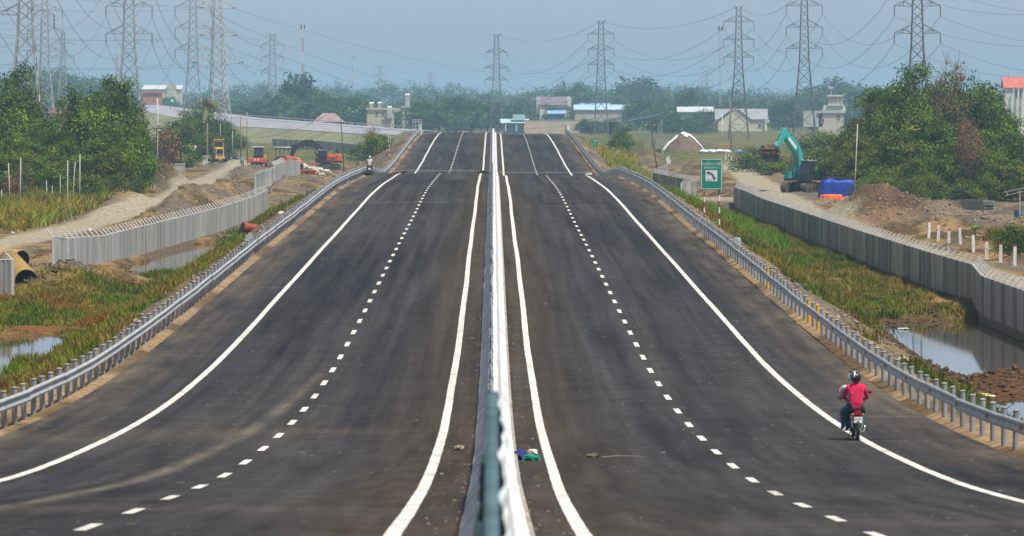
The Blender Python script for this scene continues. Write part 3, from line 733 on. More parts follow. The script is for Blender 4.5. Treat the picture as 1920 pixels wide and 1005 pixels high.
# ---------------------------------------------------------------- trees
M_bark = mat('bark', (0.12, 0.09, 0.065), 0.9, var=0.3, scale=3, bump=0.4)
M_twig = mat('dead_twigs', (0.23, 0.15, 0.115), 0.9, var=0.3, scale=3)
M_leaf = mat('leaves', (0.08, 0.1, 0.03), 0.75, var=0.18, scale=0.5, spec=0.03, vcol=True, trans=0.18)
def crown_arrays(seed, lobes, n_cl, per, leaf, pal, shell=0.55, cr=0.55):
    """leaf quads gathered in clumps spread over the outer part of several lobes"""
    rg = np.random.default_rng(seed)
    lob = np.array(lobes, float); wts = (lob[:, 3] * lob[:, 4]); wts = wts / wts.sum()
    li = rg.choice(len(lob), n_cl, p=wts)
    d = rg.normal(size=(n_cl, 3)); d /= np.linalg.norm(d, axis=1)[:, None]
    d[:, 2] = np.where(d[:, 2] < -0.35, -d[:, 2], d[:, 2])
    r = (shell + (1 - shell) * rg.random(n_cl)) * (0.82 + 0.36 * rg.random(n_cl))
    cen = lob[li, :3] + d * r[:, None] * lob[li][:, [3, 3, 4]]
    nn = n_cl * per
    c = np.repeat(cen, per, 0) + rg.normal(0, cr, (nn, 3)) * np.array([1, 1, 0.7])
    nrm = np.repeat(d, per, 0) * 1.25 + rg.normal(0, 0.55, (nn, 3)) + np.array([0, 0, 0.30])
    nrm /= np.linalg.norm(nrm, axis=1)[:, None]
    u = np.cross(nrm, rg.normal(size=(nn, 3))); u /= np.linalg.norm(u, axis=1)[:, None]; v = np.cross(nrm, u)
    ls = leaf * rg.uniform(0.6, 1.4, nn)[:, None]
    V = np.stack([c - u * ls * .9, c + v * ls * .45 - u * ls * .1, c + u * ls, c - v * ls * .45 - u * ls * .1], 1).reshape(-1, 3)
    pal = np.array(pal); ci = rg.choice(len(pal), n_cl)
    col = np.repeat(pal[ci] * rg.uniform(0.55, 1.5, (n_cl, 1)), per, 0) * rg.uniform(0.75, 1.3, (nn, 1))
    return V, np.repeat(col, 4, 0), cen
G1 = [(0.120, 0.205, 0.008), (0.068, 0.130, 0.008), (0.165, 0.235, 0.012), (0.034, 0.068, 0.008)]
G2 = [(0.050, 0.100, 0.010), (0.024, 0.050, 0.008), (0.075, 0.130, 0.012), (0.098, 0.145, 0.012)]
G3 = [(0.160, 0.180, 0.014), (0.095, 0.135, 0.012), (0.046, 0.078, 0.010), (0.180, 0.172, 0.018)]
GR = [(0.26, 0.11, 0.06), (0.20, 0.09, 0.05), (0.14, 0.09, 0.04), (0.09, 0.12, 0.03)]
def tree_meshes(seed, H, W, pal, n_cl=260, per=26, leaf=0.20, trunk=0.25, low=0.12, dead=False, cr=0.5):
    rg = random.Random(seed)
    lobes = []
    for k in range(9):
        t = k / 8
        z = H * (low + 0.14 + (0.66 - low * 0.5) * t)
        rad = W / 2 * (0.30 + 0.36 * math.sin(math.pi * min(1, 0.25 + t * 0.8)))
        a = rg.uniform(0, 6.28); off = W / 2 * (0.62 if t < .75 else 0.30) * rg.uniform(0.4, 1)
        lobes.append((math.cos(a) * off, math.sin(a) * off, z, rad, rad * rg.uniform(0.65, 0.95)))
    lobes.append((0, 0, H * 0.55, W * 0.32, H * 0.27))
    for k in range(9):
        a = rg.uniform(0, 6.28); t = rg.random(); off = W / 2 * rg.uniform(0.65, 1.05) * (1 - 0.55 * t); q = W * rg.uniform(.07, .13)
        lobes.append((math.cos(a) * off, math.sin(a) * off, H * (low + .12 + (.86 - low) * t), q, q * .8))
    V, C, cen = crown_arrays(seed, lobes, n_cl, per, leaf, pal, cr=cr)
    V[:, 2] = np.minimum(V[:, 2], H * 1.03)
    V[:, 2] = np.maximum(V[:, 2], 0.05)
    cme = np_mesh('crown', V, np.arange(len(V)).reshape(-1, 4), M_leaf, C)
    mb = MB(); r0 = trunk
    hp = [Vector((0, 0, -0.5))]
    for k in range(1, 6): hp.append(Vector((rg.uniform(-.25, .25), rg.uniform(-.25, .25), H * 0.14 * k)))
    mb.tube(hp, [r0 * (1 - 0.14 * k) for k in range(6)], 8)
    idx = list(range(len(cen))); rg.shuffle(idx)
    for i in idx[: (46 if dead else 26)]:
        e = Vector(cen[i]); k = min(5, max(1, int(e.z / (H * 0.14) * 0.7))); s = hp[k]
        m_ = (s + e) / 2 + Vector((rg.uniform(-.3, .3), rg.uniform(-.3, .3), 0.25))
        mb.tube([s, m_, e], [r0 * 0.36, r0 * 0.22, 0.02], 5, False)
        if dead:
            for _ in range(5):
                q = e + Vector((rg.uniform(-1, 1), rg.uniform(-1, 1), rg.uniform(0.3, 1.7)))
                mb.tube([m_, e, q], [0.04, 0.03, 0.008], 4, False)
    tme = mb.mesh('trunk', M_twig if dead else M_bark, True)
    return tme, cme
def plant(name, label, cat, loc, meshes, sc=(1, 1, 1), rz_=0.0, group=None):
    t = thing(name, label, cat, loc, rz_, group); t.scale = sc
    link('trunk' if cat != 'shrub' else 'stem', meshes[0], t); link('crown', meshes[1], t)
    return t
def base_at(px, Y): x = (px - CX) * Y / F; return (x, Y, th(x, Y) - 0.05)
TA = tree_meshes(1, 10, 8.5, G1, 420, 34, 0.17, 0.3, low=0.0)
TB = tree_meshes(2, 10, 8.0, G2, 420, 34, 0.17, 0.3, low=0.0)
TC = tree_meshes(3, 10, 8.5, G3, 420, 34, 0.16, 0.28)
TD = tree_meshes(4, 10, 8.5, G1 + G2, 440, 34, 0.17, 0.3, low=0.02)
TE = tree_meshes(5, 10, 7.0, GR, 110, 14, 0.13, 0.22, low=0.25, dead=True)
TR = tree_meshes(15, 10, 7.5, GR, 200, 22, 0.14, 0.2, low=0.2, dead=True)
TF = tree_meshes(6, 10, 9, G2 + G3, 420, 34, 0.17, 0.28, low=0.02)
BA = tree_meshes(7, 4, 6.5, G1 + G3, 240, 30, 0.13, 0.12, low=-0.05, cr=0.4)
BB = tree_meshes(8, 4, 6.5, G2 + G3, 240, 30, 0.13, 0.12, low=-0.05, cr=0.4)
BR = tree_meshes(9, 4, 5, GR, 160, 20, 0.13, 0.1, low=0.0, cr=0.4)
def tr(label, px, Y, H, W, me, H0=10, W0=8.2, name='broadleaf_tree', cat='tree'):
    plant(name, label, cat, base_at(px, Y), me, (W / W0, W / W0, H / H0), random.uniform(0, 6.28))
# big clump on the right
tr('leftmost low spreading tree of the big clump behind the excavator', 1597, 720, 8.0, 7.0, TF)
tr('olive green tree at the left shoulder of the big right clump', 1640, 700, 11.6, 8.0, TC)
tr('tall dark tree with a pointed top left of the pylon in the right clump', 1698, 690, 15.2, 7.6, TD)
tr('bushy dark tree in the middle of the big right clump', 1735, 720, 13.2, 8.5, TB)
tr('half-dead tree of bare reddish twigs crowning the right clump', 1775, 700, 16.0, 10.0, TE)
tr('rounded green tree at the right shoulder of the right clump', 1842, 700, 13.2, 8.0, TA)
tr('dark tree filling the back of the right clump below the bare twigs', 1790, 735, 13.0, 9.0, TF)
tr('outermost right tree of the clump beneath the red-roofed villa', 1882, 690, 10.4, 6.6, TD)
tr('low dense tree hanging over the steel stack', 1820, 640, 7.5, 7.5, TD)
tr('low dense tree behind the earth mound', 1690, 650, 8.0, 8.5, TF)
tr('dense tree standing between the mound and the steel stack', 1755, 655, 9.0, 7.5, TB)
tr('reddish withered tree on the face of the right clump', 1815, 628, 8.8, 5.2, TR, name='withered_tree')
tr('dark bush at the far right edge behind the pole shelter', 1912, 640, 7.0, 6.0, TB)
tr('dark leafy bush beside the last white bollards', 1905, 392, 2.2, 3.4, BB, 4, 6.0, 'leafy_bush', 'shrub')
tr('dark round bush behind the excavator arm', 1420, 900, 3.8, 8.0, BB, 4, 6.0, 'leafy_bush', 'shrub')
tr('low green bush left of the excavator boom', 1465, 860, 2.6, 7.5, BA, 4, 6.0, 'leafy_bush', 'shrub')
tr('green bush filling the gap right of the excavator', 1535, 820, 4.5, 8, BB, 4, 6.0, 'leafy_bush', 'shrub')
tr('green thicket behind the pylon foot near the flat-roofed house', 1545, 1000, 6.0, 11, BA, 4, 6.0, 'leafy_bush', 'shrub')
for k, (px, Y, H, W, me) in enumerate(((1575, 690, 5.2, 5.5, TF), (1612, 660, 6.5, 6.0, TC), (1640, 650, 5.0, 6.0, TD), (1725, 640, 5.5, 6.5, TF), (1765, 632, 4.6, 5.6, TD), (1790, 640, 6.5, 6.0, TF), (1845, 630, 5.0, 6.0, TB), (1868, 650, 7.4, 6.0, TD), (1895, 628, 5.2, 5.5, TF), (1660, 690, 12.2, 7.0, TD), (1812, 720, 14.4, 7.0, TA), (1752, 700, 14.2, 7.0, TF), (1868, 720, 12.2, 6.5, TB))):
    tr(('low leafy growth at the foot of the right clump, %s from the left' if k < 9 else 'tree filling the body of the right clump, %s from the left') % (('first', 'second', 'third', 'fourth', 'fifth', 'sixth', 'seventh', 'eighth', 'ninth', 'first', 'third', 'second', 'fourth')[k]), px, Y, H, W, me)
for k, px in enumerate((1632, 1650, 1668, 1705, 1742, 1778, 1815, 1850, 1885)):
    tr('dark bush hugging the ground below the right clump, %s from the left' % ('first', 'second', 'third', 'fourth', 'fifth', 'sixth', 'seventh', 'eighth', 'ninth')[k], px, 622 + (k % 3) * 5, 2.6 + .4 * (k % 3), 4.4, (BB, BA, BB)[k % 3], 4, 6.0, 'leafy_bush', 'shrub')
# clump on the left
for k, (px, Y, H, W, me) in enumerate(((5, 610, 5.2, 5.5, TD), (42, 612, 4.6, 5.5, TF), (78, 615, 5.0, 5.5, TD), (108, 622, 6.0, 5.0, TF), (150, 615, 5.2, 6.0, TD), (215, 612, 5.8, 5.5, TF), (262, 650, 6.4, 4.0, TD), (140, 690, 11.0, 6.0, TD), (200, 690, 12.6, 6.5, TA), (252, 690, 10.8, 5.0, TB))):
    tr(('low leafy growth at the foot of the left clump, %s from the left' if k < 7 else 'tree filling the body of the left clump, %s from the left') % (('first', 'second', 'third', 'fourth', 'fifth', 'sixth', 'seventh', 'first', 'second', 'third')[k]), px, Y, H, W, me)
tr('tall dark tree with a high dome at the far left edge', 28, 690, 15.2, 7.0, TB)
tr('dark tree leaning behind the first at the left edge', 62, 720, 12.0, 5.5, TF)
tr('bright green tree low at the left edge', 22, 640, 10.0, 7.0, TA)
tr('bright green tree between the left-edge trees and the big rounded one', 88, 660, 9.8, 5.2, TA)
tr('big rounded bright green tree of the left clump', 168, 650, 13.0, 7.6, TA)
tr('tall green tree at the right shoulder of the left clump', 228, 670, 13.6, 7.0, TD)
tr('dark low tree between the two left-hand poles', 120, 630, 7.6, 6.0, TD)
tr('dark low tree above the long grass on the left', 60, 630, 7.2, 6.0, TF)
tr('dark spreading low tree at the foot of the left clump', 190, 620, 7.6, 7.0, TD)
tr('low dense tree at the right foot of the left clump', 245, 640, 8.6, 5.6, TA)
tr('dark green bush at the foot of the left poles', 155, 590, 3.0, 5.6, BB, 4, 6.0, 'leafy_bush', 'shrub')
tr('small dark bush beside the left earth mound', 212, 610, 2.4, 4.0, BB, 4, 6.0, 'leafy_bush', 'shrub')
tr('dry reddish bush under the left-edge trees', 38, 585, 4.0, 3.6, BR, 4, 5, 'withered_bush', 'shrub')
tr('dark maroon bush beside the lamp pole on the left', 308, 900, 7.2, 5.6, BR, 4, 5, 'maroon_bush', 'shrub')
tr('dark green tree right of the maroon bush', 340, 960, 9.5, 9.0, TF)
tr('dark hazy tree behind the palm', 372, 1080, 10.5, 11, TB)
tr('dark tree in front of the white lattice tower foot', 425, 1120, 7.5, 8.0, TB)
tr('low green bush behind the yellow grader', 398, 1060, 6.5, 6.0, BB, 4, 6.0, 'leafy_bush', 'shrub')
tr('green bush on the slope left of the far guardrail', 705, 900, 3.5, 5.5, BA, 4, 6.0, 'leafy_bush', 'shrub')
tr('thin open-crowned sapling on the slope left of the far guardrail', 698, 960, 5.2, 4.6, TE)
tr('green bush spreading behind the open-crowned sapling', 690, 1020, 3.6, 7.5, BA, 4, 6.0, 'leafy_bush', 'shrub')
tr('rounded green tree beside the open pillared shed', 1166, 1130, 6.6, 5.8, TD)
tr('small shrub on the far right earth bank', 1150, 960, 1.6, 3.0, BB, 4, 6.0, 'leafy_bush', 'shrub')
# banana plant by the steel stack
M_ban = mat('banana_leaf', (0.17, 0.26, 0.02), 0.5, var=0.25, trans=0.3)
def big_leaf(L0, w, a, el):
    mb = MB(); vs = []
    for k in range(7):
        t = k / 6; r_ = L0 * t; z = math.sin(el) * r_ - 0.35 * r_ * r_ / L0; ww = w * math.sin(math.pi * (0.12 + 0.83 * t))
        d = Vector((math.cos(a), math.sin(a), 0)); n_ = Vector((-d.y, d.x, 0)); p = d * r_ * math.cos(el) + Vector((0, 0, z))
        vs += [p - n_ * ww + Vector((0, 0, .06)), p, p + n_ * ww + Vector((0, 0, .06))]
    fs = []
    for k in range(6):
        b = 3 * k; fs += [(b, b + 1, b + 4, b + 3), (b + 1, b + 2, b + 5, b + 4)]
    return mb.add(vs, fs)
bx, by, bz = base_at(1828, 455)
ban = thing('banana_plant', 'bright yellow-green banana plant beside the stacked steel', 'plant', (bx, by, bz))
MB().tube([(0, 0, -.2), (0, 0, 0.6)], [0.09, 0.05], 6).build('stem', M_ban, ban)
for k in range(7):
    big_leaf(random.uniform(0.8, 1.2), 0.2, k * 0.9, random.uniform(0.5, 1.2)).build('leaf', M_ban, ban, (0, 0, 0.5))
# palm
px_, py_, pz_ = base_at(388, 1010)
palm = thing('palm_tree', 'coconut palm with drooping fronds in front of the lattice towers', 'palm', (px_, py_, pz_))
MB().tube([(0, 0, -.3), (0.05, 0, 3), (-0.05, 0, 7.5), (0, 0, 10.4)], [0.22, 0.16, 0.15, 0.13], 8).build('trunk', mat('palm_bark', (0.26, 0.21, 0.14), 0.9), palm, smooth=True)
M_palm = mat('palm_frond', (0.17, 0.17, 0.045), 0.5, var=0.3, trans=0.25)
for k in range(17):
    a = k * 2.4; el = random.uniform(-0.3, 1.25); L0 = random.uniform(3.0, 4.0)
    mb = MB(); prev = None; mid = []
    for j in range(9):
        t = j / 8; r_ = L0 * t
        mid.append(Vector((math.cos(a) * r_ * math.cos(el), math.sin(a) * r_ * math.cos(el), 10.4 + math.sin(el) * r_ - 0.17 * r_ * r_)))
    mb.tube(mid, [0.04 - 0.004 * j for j in range(9)], 4, False)
    n_ = Vector((-math.sin(a), math.cos(a), 0))
    for j in range(1, 9):
        for s in (-1, 1):
            for q in (0, .5):
                p = mid[j - 1].lerp(mid[j], q); l = 0.75 * math.sin(math.pi * (j - q + .6) / 9.8)
                mb.add([p, p + (mid[j] - mid[j - 1]) * .35, p + n_ * s * l + Vector((0, 0, -0.55 * l))], [(0, 1, 2)])
    mb.build('frond', M_palm, palm)

# trees in the haze: four kinds of crown, each tree its own
FG = [(0.050, 0.105, 0.030), (0.034, 0.075, 0.026), (0.066, 0.125, 0.034), (0.022, 0.052, 0.022)]
FT = [tree_meshes(20 + k, 10, 9 + k, FG, 300, 14, 0.36, 0.3, low=0.0, cr=0.55) for k in range(4)]
def far_tree(px, Y, H, W, k, label='hazy green tree in the belt along the horizon', group='trees in the hazy belt'):
    x = (px - CX) * Y / F
    plant('distant_tree', label, 'tree', (x, Y, th(x, Y) - 0.3), FT[k % 4], (W / 9.0, W / 9.0, H / 10.0), random.uniform(0, 6.28), group)
ry = random.Random(5)
for px in range(-20, 1960, 27):
    for row in range(2):
        Y = (2450 if row == 0 else 3000) + ry.uniform(-150, 150)
        far_tree(px + ry.uniform(-14, 14), Y, ry.uniform(9, 13.5) * (1.25 if row else 1), ry.uniform(11, 17), ry.randrange(4))
# some that stand out
far_tree(560, 2250, 23.5, 20, 0, 'large dome-shaped tree rising above the belt left of centre', None)
far_tree(530, 2200, 15, 18, 1, 'broad tree at the left foot of the large dome-shaped tree', None)
far_tree(600, 2180, 15.5, 20, 2, 'broad tree at the right foot of the large dome-shaped tree', None)
far_tree(655, 2200, 14.5, 17, 3, 'broad tree left of the pale house with water tanks', None)
far_tree(470, 2250, 12.5, 14, 0, 'broad tree right of the white lattice tower', None)
far_tree(800, 2150, 14.0, 15, 2, 'broad teal-green tree left of centre behind the road crest', None)
far_tree(840, 2180, 14.5, 17, 0, 'largest broad tree behind the road crest, left of the median', None)
far_tree(885, 2200, 13.5, 15, 1, 'broad tree just left of the central pylon', None)
far_tree(975, 2450, 14, 12, 3, 'tree between the central pylon and the purple-roofed house', None)
far_tree(1078, 2900, 22, 22, 2, 'rounded tree rising behind the purple-roofed house', None)
far_tree(1200, 3200, 26, 38, 0, 'large rounded tree mass right of the tall central-right pylon', None)
far_tree(1294, 2500, 18, 15, 1, 'single dome tree standing above the belt left of the yellow house', None)
far_tree(1470, 2300, 13, 14, 0, 'dark hazy tree right of the yellow house', None)
far_tree(1570, 3000, 24, 40, 2, 'wide hazy tree hill behind the flat-roofed house', None)
far_tree(1905, 2100, 9.5, 12, 3, 'hazy tree below the red-roofed villa', None)
far_tree(180, 2500, 20, 26, 1, 'hazy rounded tree beyond the big left tree', None)
far_tree(150, 2600, 17, 18, 3, 'hazy tree left of the rounded one beyond the left clump', None)
for k, px in enumerate((1235, 1262, 1290, 1315)):
    far_tree(px, 2000 + 20 * k, (6, 7.5, 6.5, 5)[k], 9, k, 'low hazy tree in front of the long pale-roofed shed', 'low trees before the pale shed')
for k, px in enumerate((1098, 1118, 1145)):
    far_tree(px, 2030, (6.0, 5, 6)[k], 8, k, 'small hazy tree in front of the long blue-roofed shed', 'small trees before the blue shed')
# the wood beyond, one mass
lob = []
for px in np.arange(-60, 1990, 16):
    Y = ry.uniform(3600, 4600); x = (px - CX) * Y / F
    h = ry.uniform(10, 15) + 9 * float(fbm(np.array([px * 1.0]), np.array([3.0]), 160, 2)[0])
    lob.append((x, Y, 4 + h * 0.45, ry.uniform(7, 11), h * 0.62))
for px in np.arange(-40, 260, 20):   # higher wooded rise behind the left pylons
    Y = 3000; x = (px - CX) * Y / F; lob.append((x, Y, 12 + 5 * math.sin(px / 60), 13, 12))
V, C, _ = crown_arrays(77, lob, 5200, 16, 0.9, FG, cr=1.6)
tag(link('distant_wood', np_mesh('distant_wood', V, np.arange(len(V)).reshape(-1, 4), M_leaf, C)), 'hazy blue wood along the whole horizon', None, None, 'stuff')
# ---------------------------------------------------------------- pylons
M_lat = mat('lattice_steel', (0.17, 0.165, 0.165), 0.6, metal=0.3, var=0.2, scale=0.3)
M_latw = mat('lattice_steel_pale', (0.50, 0.52, 0.53), 0.55, metal=0.2, var=0.2, scale=0.3)
M_latg = mat('lattice_steel_grey', (0.33, 0.33, 0.33), 0.6, metal=0.2, var=0.25, scale=0.3)
M_ins = mat('insulator_glass', (0.10, 0.08, 0.07), 0.3)
ARMS = (23.8, 29.0, 34.2)
def half_w(z, HT, bw, ww, zw):
    return bw + (ww - bw) * z / zw if z < zw else ww + (0.55 * ww - ww) * (z - zw) / (HT - zw)
def pylon(label, px, Y, HT=38.6, arms=ARMS, arm=4.4, bw=3.0, ww=1.15, zw=21.0, m=None, r=0.085, rz_=0.0, strain=False, z0=None, legtop=None, armw=None):
    m = m or M_lat
    x = (px - CX) * Y / F
    t = thing('electricity_pylon', label, 'pylon', (x, Y, (th(x, Y) if z0 is None else z0)), rz_)
    lv = [0, 0.2 * zw, 0.40 * zw, 0.58 * zw, 0.74 * zw, 0.88 * zw, zw]
    z = zw
    while z < HT - 2.0: z += 1.75; lv.append(z)
    lv.append(HT)
    for sx in (-1, 1):
        for sy in (-1, 1):
            pts = [(sx * half_w(q, HT, bw, ww, zw), sy * half_w(q, HT, bw, ww, zw), q) for q in (0, zw, HT)]
            pts[0] = (pts[0][0], pts[0][1], -0.6)
            MB().tube(pts, [r * 1.5, r * 1.35, r * 1.1], 5).build('leg', m, t)
    for side in range(4):
        mb = MB(); Mr = Matrix.Rotation(side * math.pi / 2, 4, 'Z')
        for a, b in zip(lv[:-1], lv[1:]):
            wa, wb = half_w(a, HT, bw, ww, zw), half_w(b, HT, bw, ww, zw)
            P_ = [Mr @ Vector(v) for v in ((-wa, -wa, a), (wa, -wa, a), (-wb, -wb, b), (wb, -wb, b))]
            if a < zw or strain:
                mb.tube([P_[0], P_[3]], r * 0.75, 4, False); mb.tube([P_[1], P_[2]], r * 0.75, 4, False)
                mb.tube([P_[2], P_[3]], r * 0.75, 4, False)
            else:
                mb.tube([P_[0], P_[3]] if int(a * 7) % 2 else [P_[1], P_[2]], r * 0.75, 4, False)
                mb.tube([P_[1], P_[2]] if int(a * 7) % 2 else [P_[0], P_[3]], r * 0.5, 4, False)
        mb.build('bracing', m, t)
    ends = []
    for ai, za in enumerate(arms):
        al = arm if armw is None else armw[ai]
        for s in (-1, 1):
            w = half_w(za, HT, bw, ww, zw); tip = Vector((s * al, 0, za + 0.1)); mb = MB()
            for sy in (-1, 1):
                mb.tube([(s * w, sy * w, za), tip], r * 0.9, 4, False)
                mb.tube([(s * w, sy * w, za + 1.75), tip], r * 0.9, 4, False)
                mdl = Vector((s * w, sy * w, za)).lerp(tip, .5); mdu = Vector((s * w, sy * w, za + 1.75)).lerp(tip, .5)
                mb.tube([mdl, mdu], r * 0.7, 4, False); mb.tube([(s * w, sy * w, za + 0.1), mdu], r * 0.7, 4, False)
                q = Vector((s * w, sy * w, za)).lerp(tip, .75); mb.tube([q, mdu], r * 0.6, 4, False)
            mb.tube([(s * w, -w, za), (s * w, w, za)], r * 0.8, 4, False)
            mb.tube([Vector((s * w, -w, za)).lerp(tip, .5), Vector((s * w, w, za)).lerp(tip, .5)], r * 0.7, 4, False)
            mb.build('cross_arm', m, t)
            ib = MB(); L0 = 2.0
            if strain:
                for sg in (-1, 1):
                    ib.tube([tip, tip + Vector((0, sg * 1.8, -0.3))], [0.09, 0.12], 6)
            else:
                pts = [tip]; rr = [0.03]
                for k in range(1, 8): pts.append(tip - Vector((0, 0, L0 * k / 7))); rr.append(0.12 if k % 2 else 0.05)
                ib.tube(pts, rr, 6)
            ib.build('insulator', M_ins, t)
            e = tip - Vector((0, 0, 0.35 if strain else L0))
            ends.append(Matrix.Rotation(rz_, 3, 'Z') @ e + t.location)
    cap = MB(); 
    for s in (-1, 1):
        w = half_w(HT, HT, bw, ww, zw); cap.tube([(s * w, 0, HT), (s * (w + 0.9), 0, HT + 0.35)], r * .8, 4, False); cap.tube([(s * w, 0, HT - .8), (s * (w + .9), 0, HT + .35)], r * .7, 4, False)
    cap.build('earth_wire_peak', m, t)
    ends.append(Vector((t.location.x, Y, t.location.z + HT + 0.2)))
    return ends
LR = [None] * 6
LR[1] = pylon('dark lattice pylon rising behind the big right clump', 1720, 1120)
LR[2] = pylon('dark lattice pylon between the yellow house and the right clump', 1508, 1430)
LR[3] = pylon('dark lattice pylon standing in front of the yellow gabled house', 1385, 1710, r=0.11)
LR[4] = pylon('slim lattice pylon behind the blue-roofed shed, right of centre', 1127, 2000, r=0.13, bw=2.4, ww=1.3)
LR[5] = pylon('lattice pylon straight above the median barrier at the road crest', 931, 2330, r=0.15, bw=2.6, ww=1.3, armw=(4.6, 4.9, 4.2), arms=(20.5, 25.2, 31.5))
LL = [None] * 6
LL[1] = pylon('large lattice pylon with a wide arm at the far left edge', 48, 883, m=M_latg, arm=4.3)
LL[2] = pylon('lattice pylon behind the rounded green tree on the left', 242, 1120, m=M_latg)
LL[3] = pylon('lattice pylon just left of the white strain tower', 362, 1430, m=M_latg)
LL[4] = pylon('distant lattice pylon with close-set legs right of the strain tower', 511, 2350, m=M_latg, r=0.14, bw=2.2, ww=1.4)
L2 = [None] * 4
L2[1] = pylon('second lattice pylon overlapping the one at the left edge', 84, 1480, m=M_latg)
L2[2] = pylon('faint far pylon between the two left-edge pylons and the green tree', 118, 2300, m=M_latg, r=0.13)
ST = pylon('pale strain tower with wide double arms beside the palm', 409, 1400, HT=37, arms=(20.5, 27.0, 33.5), armw=(5.8, 4.2, 4.0), bw=3.4, ww=1.5, zw=16, m=M_latw, r=0.10, strain=True, rz_=0.35)
pylon('faint pylon deep in the haze left of centre', 713, 4200, HT=36, m=M_latg, r=0.16)
pylon('faintest pylon deep in the haze near the centre', 808, 5200, HT=34, m=M_latg, r=0.18)
pylon('faint pylon deep in the haze behind the yellow house', 1325, 4300, HT=32, m=M_latg, r=0.16)

# conductors hanging between the towers
M_wire = mat('aluminium_cable', (0.16, 0.17, 0.18), 0.5, metal=0.4, var=0.1)
def cable(a, b, sag, label, group, r=0.035, n=28, name='power_cable'):
    a = Vector(a); b = Vector(b); o = a.copy()
    pts = [(a.lerp(b, k / n) - o) - Vector((0, 0, 4 * sag * (k / n) * (1 - k / n))) for k in range(n + 1)]
    ob = MB().tube(pts, r, 4, False).build(name, M_wire, None, o)
    return tag(ob, label, 'cable', group)
def span(A, B, sag, label, group, r=0.035, idx=None):
    for i in (idx if idx is not None else range(min(len(A), len(B)))):
        cable(A[i], B[i], sag * (0.55 if i == len(A) - 1 else 1), label, group, r)
def offs(A, d): return [p + Vector(d) for p in A]
LR[0] = offs(LR[1], (28, -420, 3)); LL[0] = offs(LL[1], (-22, -360, 4)); L2[0] = offs(L2[1], (-60, -420, 2))
span(LR[0], LR[1], 9, 'cable sweeping in from the right edge to the pylon behind the right clump', 'cables from the right edge', 0.03)
span(LR[1], LR[2], 9, 'cable between the two rightmost pylons', 'cables between the rightmost pylons', 0.04)
span(LR[2], LR[3], 8, 'cable between the pylons either side of the yellow house', 'cables beside the yellow house', 0.045)
span(LR[3], LR[4], 8, 'cable from the yellow-house pylon to the slim pylon', 'cables to the slim pylon', 0.05)
span(LR[4], LR[5], 9, 'cable from the slim pylon to the one above the median', 'cables to the median pylon', 0.05)
span(LL[0], LL[1], 8, 'cable sweeping in from the upper left to the large left pylon', 'cables from the upper left', 0.03)
span(LL[1], LL[2], 9, 'cable between the large left pylon and the one behind the green tree', 'cables over the left clump', 0.035)
span(LL[2], LL[3], 9, 'cable between the pylons left of the strain tower', 'cables left of the strain tower', 0.04)
span(LL[3], LL[4], 12, 'cable running from the strain tower area to the distant close-legged pylon', 'cables to the distant left pylon', 0.05)
span(L2[0], L2[1], 8, 'thin cable to the second pylon at the left edge', 'cables to the second left pylon', 0.035)
span(L2[1], L2[2], 10, 'faint cable to the far left pylon in the haze', 'cables to the faint left pylon', 0.04)
span([ST[i] for i in range(6)], offs([ST[i] for i in range(6)], (-95, -330, 10)), 6, 'cable from the pale strain tower climbing to the upper left', 'strain tower cables', 0.035)
span([ST[i] for i in range(6)], offs([ST[i] for i in range(6)], (160, 1900, 0)), 22, 'faint cable from the pale strain tower into the haze', 'strain tower far cables', 0.04)

# telecom masts
M_mast = mat('mast_white', (0.62, 0.60, 0.60), 0.5, var=0.1); M_mastr = mat('mast_red', (0.45, 0.10, 0.08), 0.5)
def mast(label, px, Y, ztop, w=0.45, m1=M_mast, m2=M_mastr, ants=True, taper=False):
    x = (px - CX) * Y / F; t = thing('telecom_mast', label, 'mast', (x, Y, 0))
    n = 8
    for k in range(n):
        a, b = ztop * k / n, ztop * (k + 1) / n; mb = MB()
        wa, wb = (w * (1 + 3 * (1 - k / n)), w * (1 + 3 * (1 - (k + 1) / n))) if taper else (w, w)
        cs = [(math.cos(q * 2.094), math.sin(q * 2.094)) for q in range(3)]
        for (cx_, cy_), (dx_, dy_) in zip(cs, cs[1:] + cs[:1]):
            mb.tube([(cx_ * wa, cy_ * wa, a), (cx_ * wb, cy_ * wb, b)], 0.12, 4, False)
            for j in range(3):
                za, zb = a + (b - a) * j / 3, a + (b - a) * (j + 1) / 3
                mb.tube([(cx_ * wa, cy_ * wa, za), (dx_ * wb, dy_ * wb, zb)], 0.07, 4, False)
        mb.build('mast_section', m1 if k % 2 else m2, t)
    if ants:
        for zz in (ztop - 0.5, ztop - 1.0) if not taper else (ztop,):
            for q in range(3):
                MB().box((math.cos(q * 2.1) * 0.9, math.sin(q * 2.1) * 0.9, zz), (0.45, 0.35, 2.4)).build('antenna_panel', M_mast, t)
        MB().tube([(0, 0, ztop), (0, 0, ztop + 2)], 0.08, 5).build('lightning_rod', M_mast, t)
        MB().tube([(-.8, -.6, ztop * .55), (-.8, -.9, ztop * .55)], 0.6, 10).build('dish', M_mast, t)
mast('red and white telecom mast with white antennas above the dome tree', 567, 2600, 46)
mast('grey telecom mast with white antennas left of the yellow-house pylon', 1350, 2500, 44, m2=mat('mast_grey', (0.4, 0.4, 0.42)), m1=mat('mast_grey', (0.4, 0.4, 0.42)))
mast('tiny pale mast in the haze left of centre', 661, 4200, 45)
mast('faint red lattice mast behind the left pylon', 219, 3300, 39, m1=M_mastr, ants=False, taper=True)

